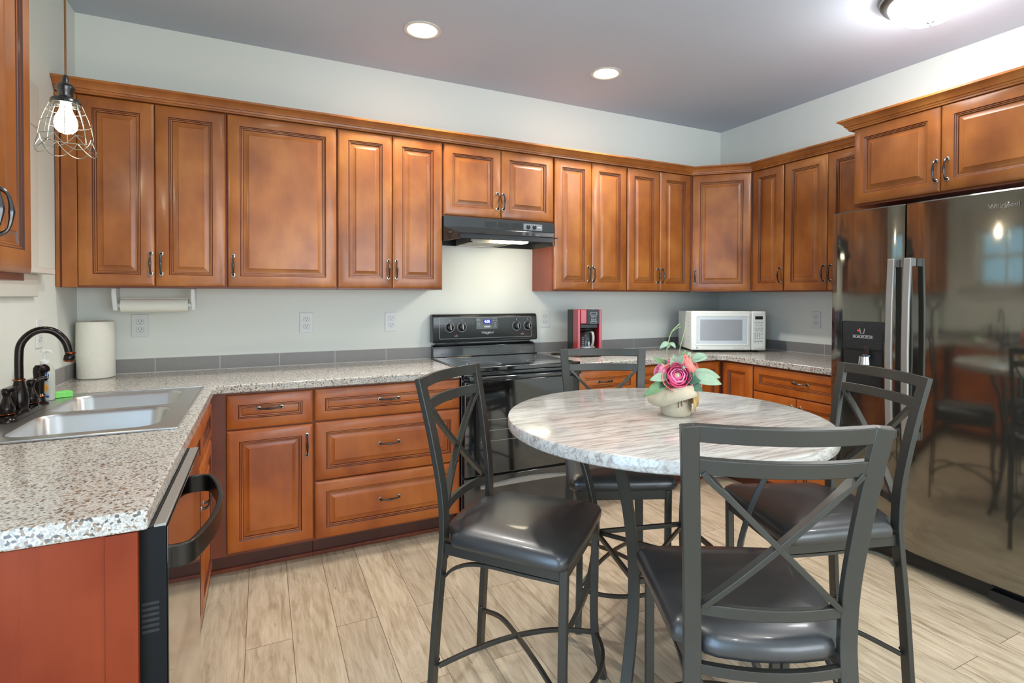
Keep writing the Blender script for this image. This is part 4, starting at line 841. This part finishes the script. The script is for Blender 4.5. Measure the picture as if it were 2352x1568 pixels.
bloom('blossom', (.076, -.03, .104), (1, -.4, -.2), .018, ['coral', 'coral', 'coral', 'heart'], rose[:4], 4)
bloom('bud', (.030, -.010, .204), (.1, -.3, 1), .014, ['coral', 'coral', 'coral', 'heart'], rose[:3], 5)
bloom('bud', (-.022, -.004, .184), (-.2, -.3, 1), .015, ['pink', 'pink', 'pink', 'heart'], rose[:3], 6)
def leaf(name, p0, p1, w, mat, droop=.2, up_=(0, -1, .55)):
    p0, p1 = Vector(p0), Vector(p1); d = p1-p0; l = d.length; side = d.cross(Vector(up_)).normalized(); nrm = side.cross(d).normalized(); b = MB(); n = 9; L = []
    for k in range(n+1):
        u = k/n; ww = w*(math.sin(PI*min(1, u*.97+.02))**.75)*(1-.25*u); p = p0+d*u+nrm*(droop*l*math.sin(PI*u)*.5)
        L.append([p-side*ww+nrm*ww*.30, p-side*ww*.5+nrm*ww*.08, p, p+side*ww*.5+nrm*ww*.08, p+side*ww+nrm*ww*.30])
    b.loops(L, 0, False, close=False); o = b.obj(name, mat, fa, smooth=80); m = o.modifiers.new('t', 'SOLIDIFY'); m.thickness = .0006; return o
for p0, p1, w_, mt, dr_ in [((-.03, -.03, .12), (-.120, -.04, .068), .020, 'leafm', .25), ((-.03, -.03, .135), (-.100, -.045, .124), .018, 'leafl', .2), ((-.03, -.02, .12), (-.068, -.05, .098), .016, 'leafd', .2),
        ((.03, -.03, .13), (.140, -.05, .112), .024, 'leafl', .25), ((.03, -.02, .14), (.146, -.02, .130), .022, 'leafl', .3), ((.02, -.04, .115), (.070, -.07, .092), .022, 'leafd', .2), ((.02, -.04, .12), (.065, -.065, .125), .016, 'leafd', .2),
        ((.02, -.03, .15), (.058, -.06, .128), .012, 'leafd', .1), ((-.02, -.02, .15), (.012, -.045, .208), .020, 'leafl', -.2), ((-.015, -.02, .16), (-.030, -.04, .196), .012, 'leafl', .1), ((.02, 0, .18), (.030, -.01, .222), .014, 'leafm', .3),
        ((.03, 0, .18), (.050, 0, .214), .013, 'leafl', .3), ((.04, 0, .18), (.110, .0, .196), .015, 'leafl', .4), ((.05, 0, .19), (.098, -.01, .208), .012, 'leafl', .3), ((-.03, .01, .16), (-.078, 0, .196), .014, 'leafm', .2), ((-.02, .02, .15), (-.05, .05, .185), .016, 'leafd', .2), ((.04, .03, .14), (.09, .05, .16), .018, 'leafd', .2),
        ((-.026, 0, .248), (-.060, -.01, .226), .010, 'leafl', .5), ((-.024, 0, .246), (-.004, -.01, .228), .008, 'leafl', .6), ((-.028, 0, .246), (-.034, -.02, .228), .009, 'leafm', .2)]:
    leaf('leaf', p0, p1, w_, mt, dr_)
b = MB(); b.tube(crom([(-.01, .01, .08), (-.030, .005, .20), (-.026, 0, .25), (-.014, 0, .285), (.012, 0, .312)], 5), .0016, 6); b.tube(crom([(-.014, 0, .285), (.004, 0, .297), (.016, 0, .302)], 4), .0012, 6); b.tube(crom([(.02, .01, .09), (.012, .0, .21), (.022, 0, .26), (.032, 0, .30), (.031, 0, .32)], 5), .0014, 6)
b.obj('vine', 'stem', fa)
for (x, z) in ((.012, .168), (-.022, .205)):
    b = MB(); b.lathe([(.003, -.002), (.003, .002)], 8, X=at(x, -.051, z))
    for k in range(7):
        a = 2*PI*k/7; b.tube([(x, -.05, z), (x+.010*math.cos(a), -.055, z+.010*math.sin(a))], [.002, .0008], 5)
    b.obj('small_white_flower', 'leafl', fa)
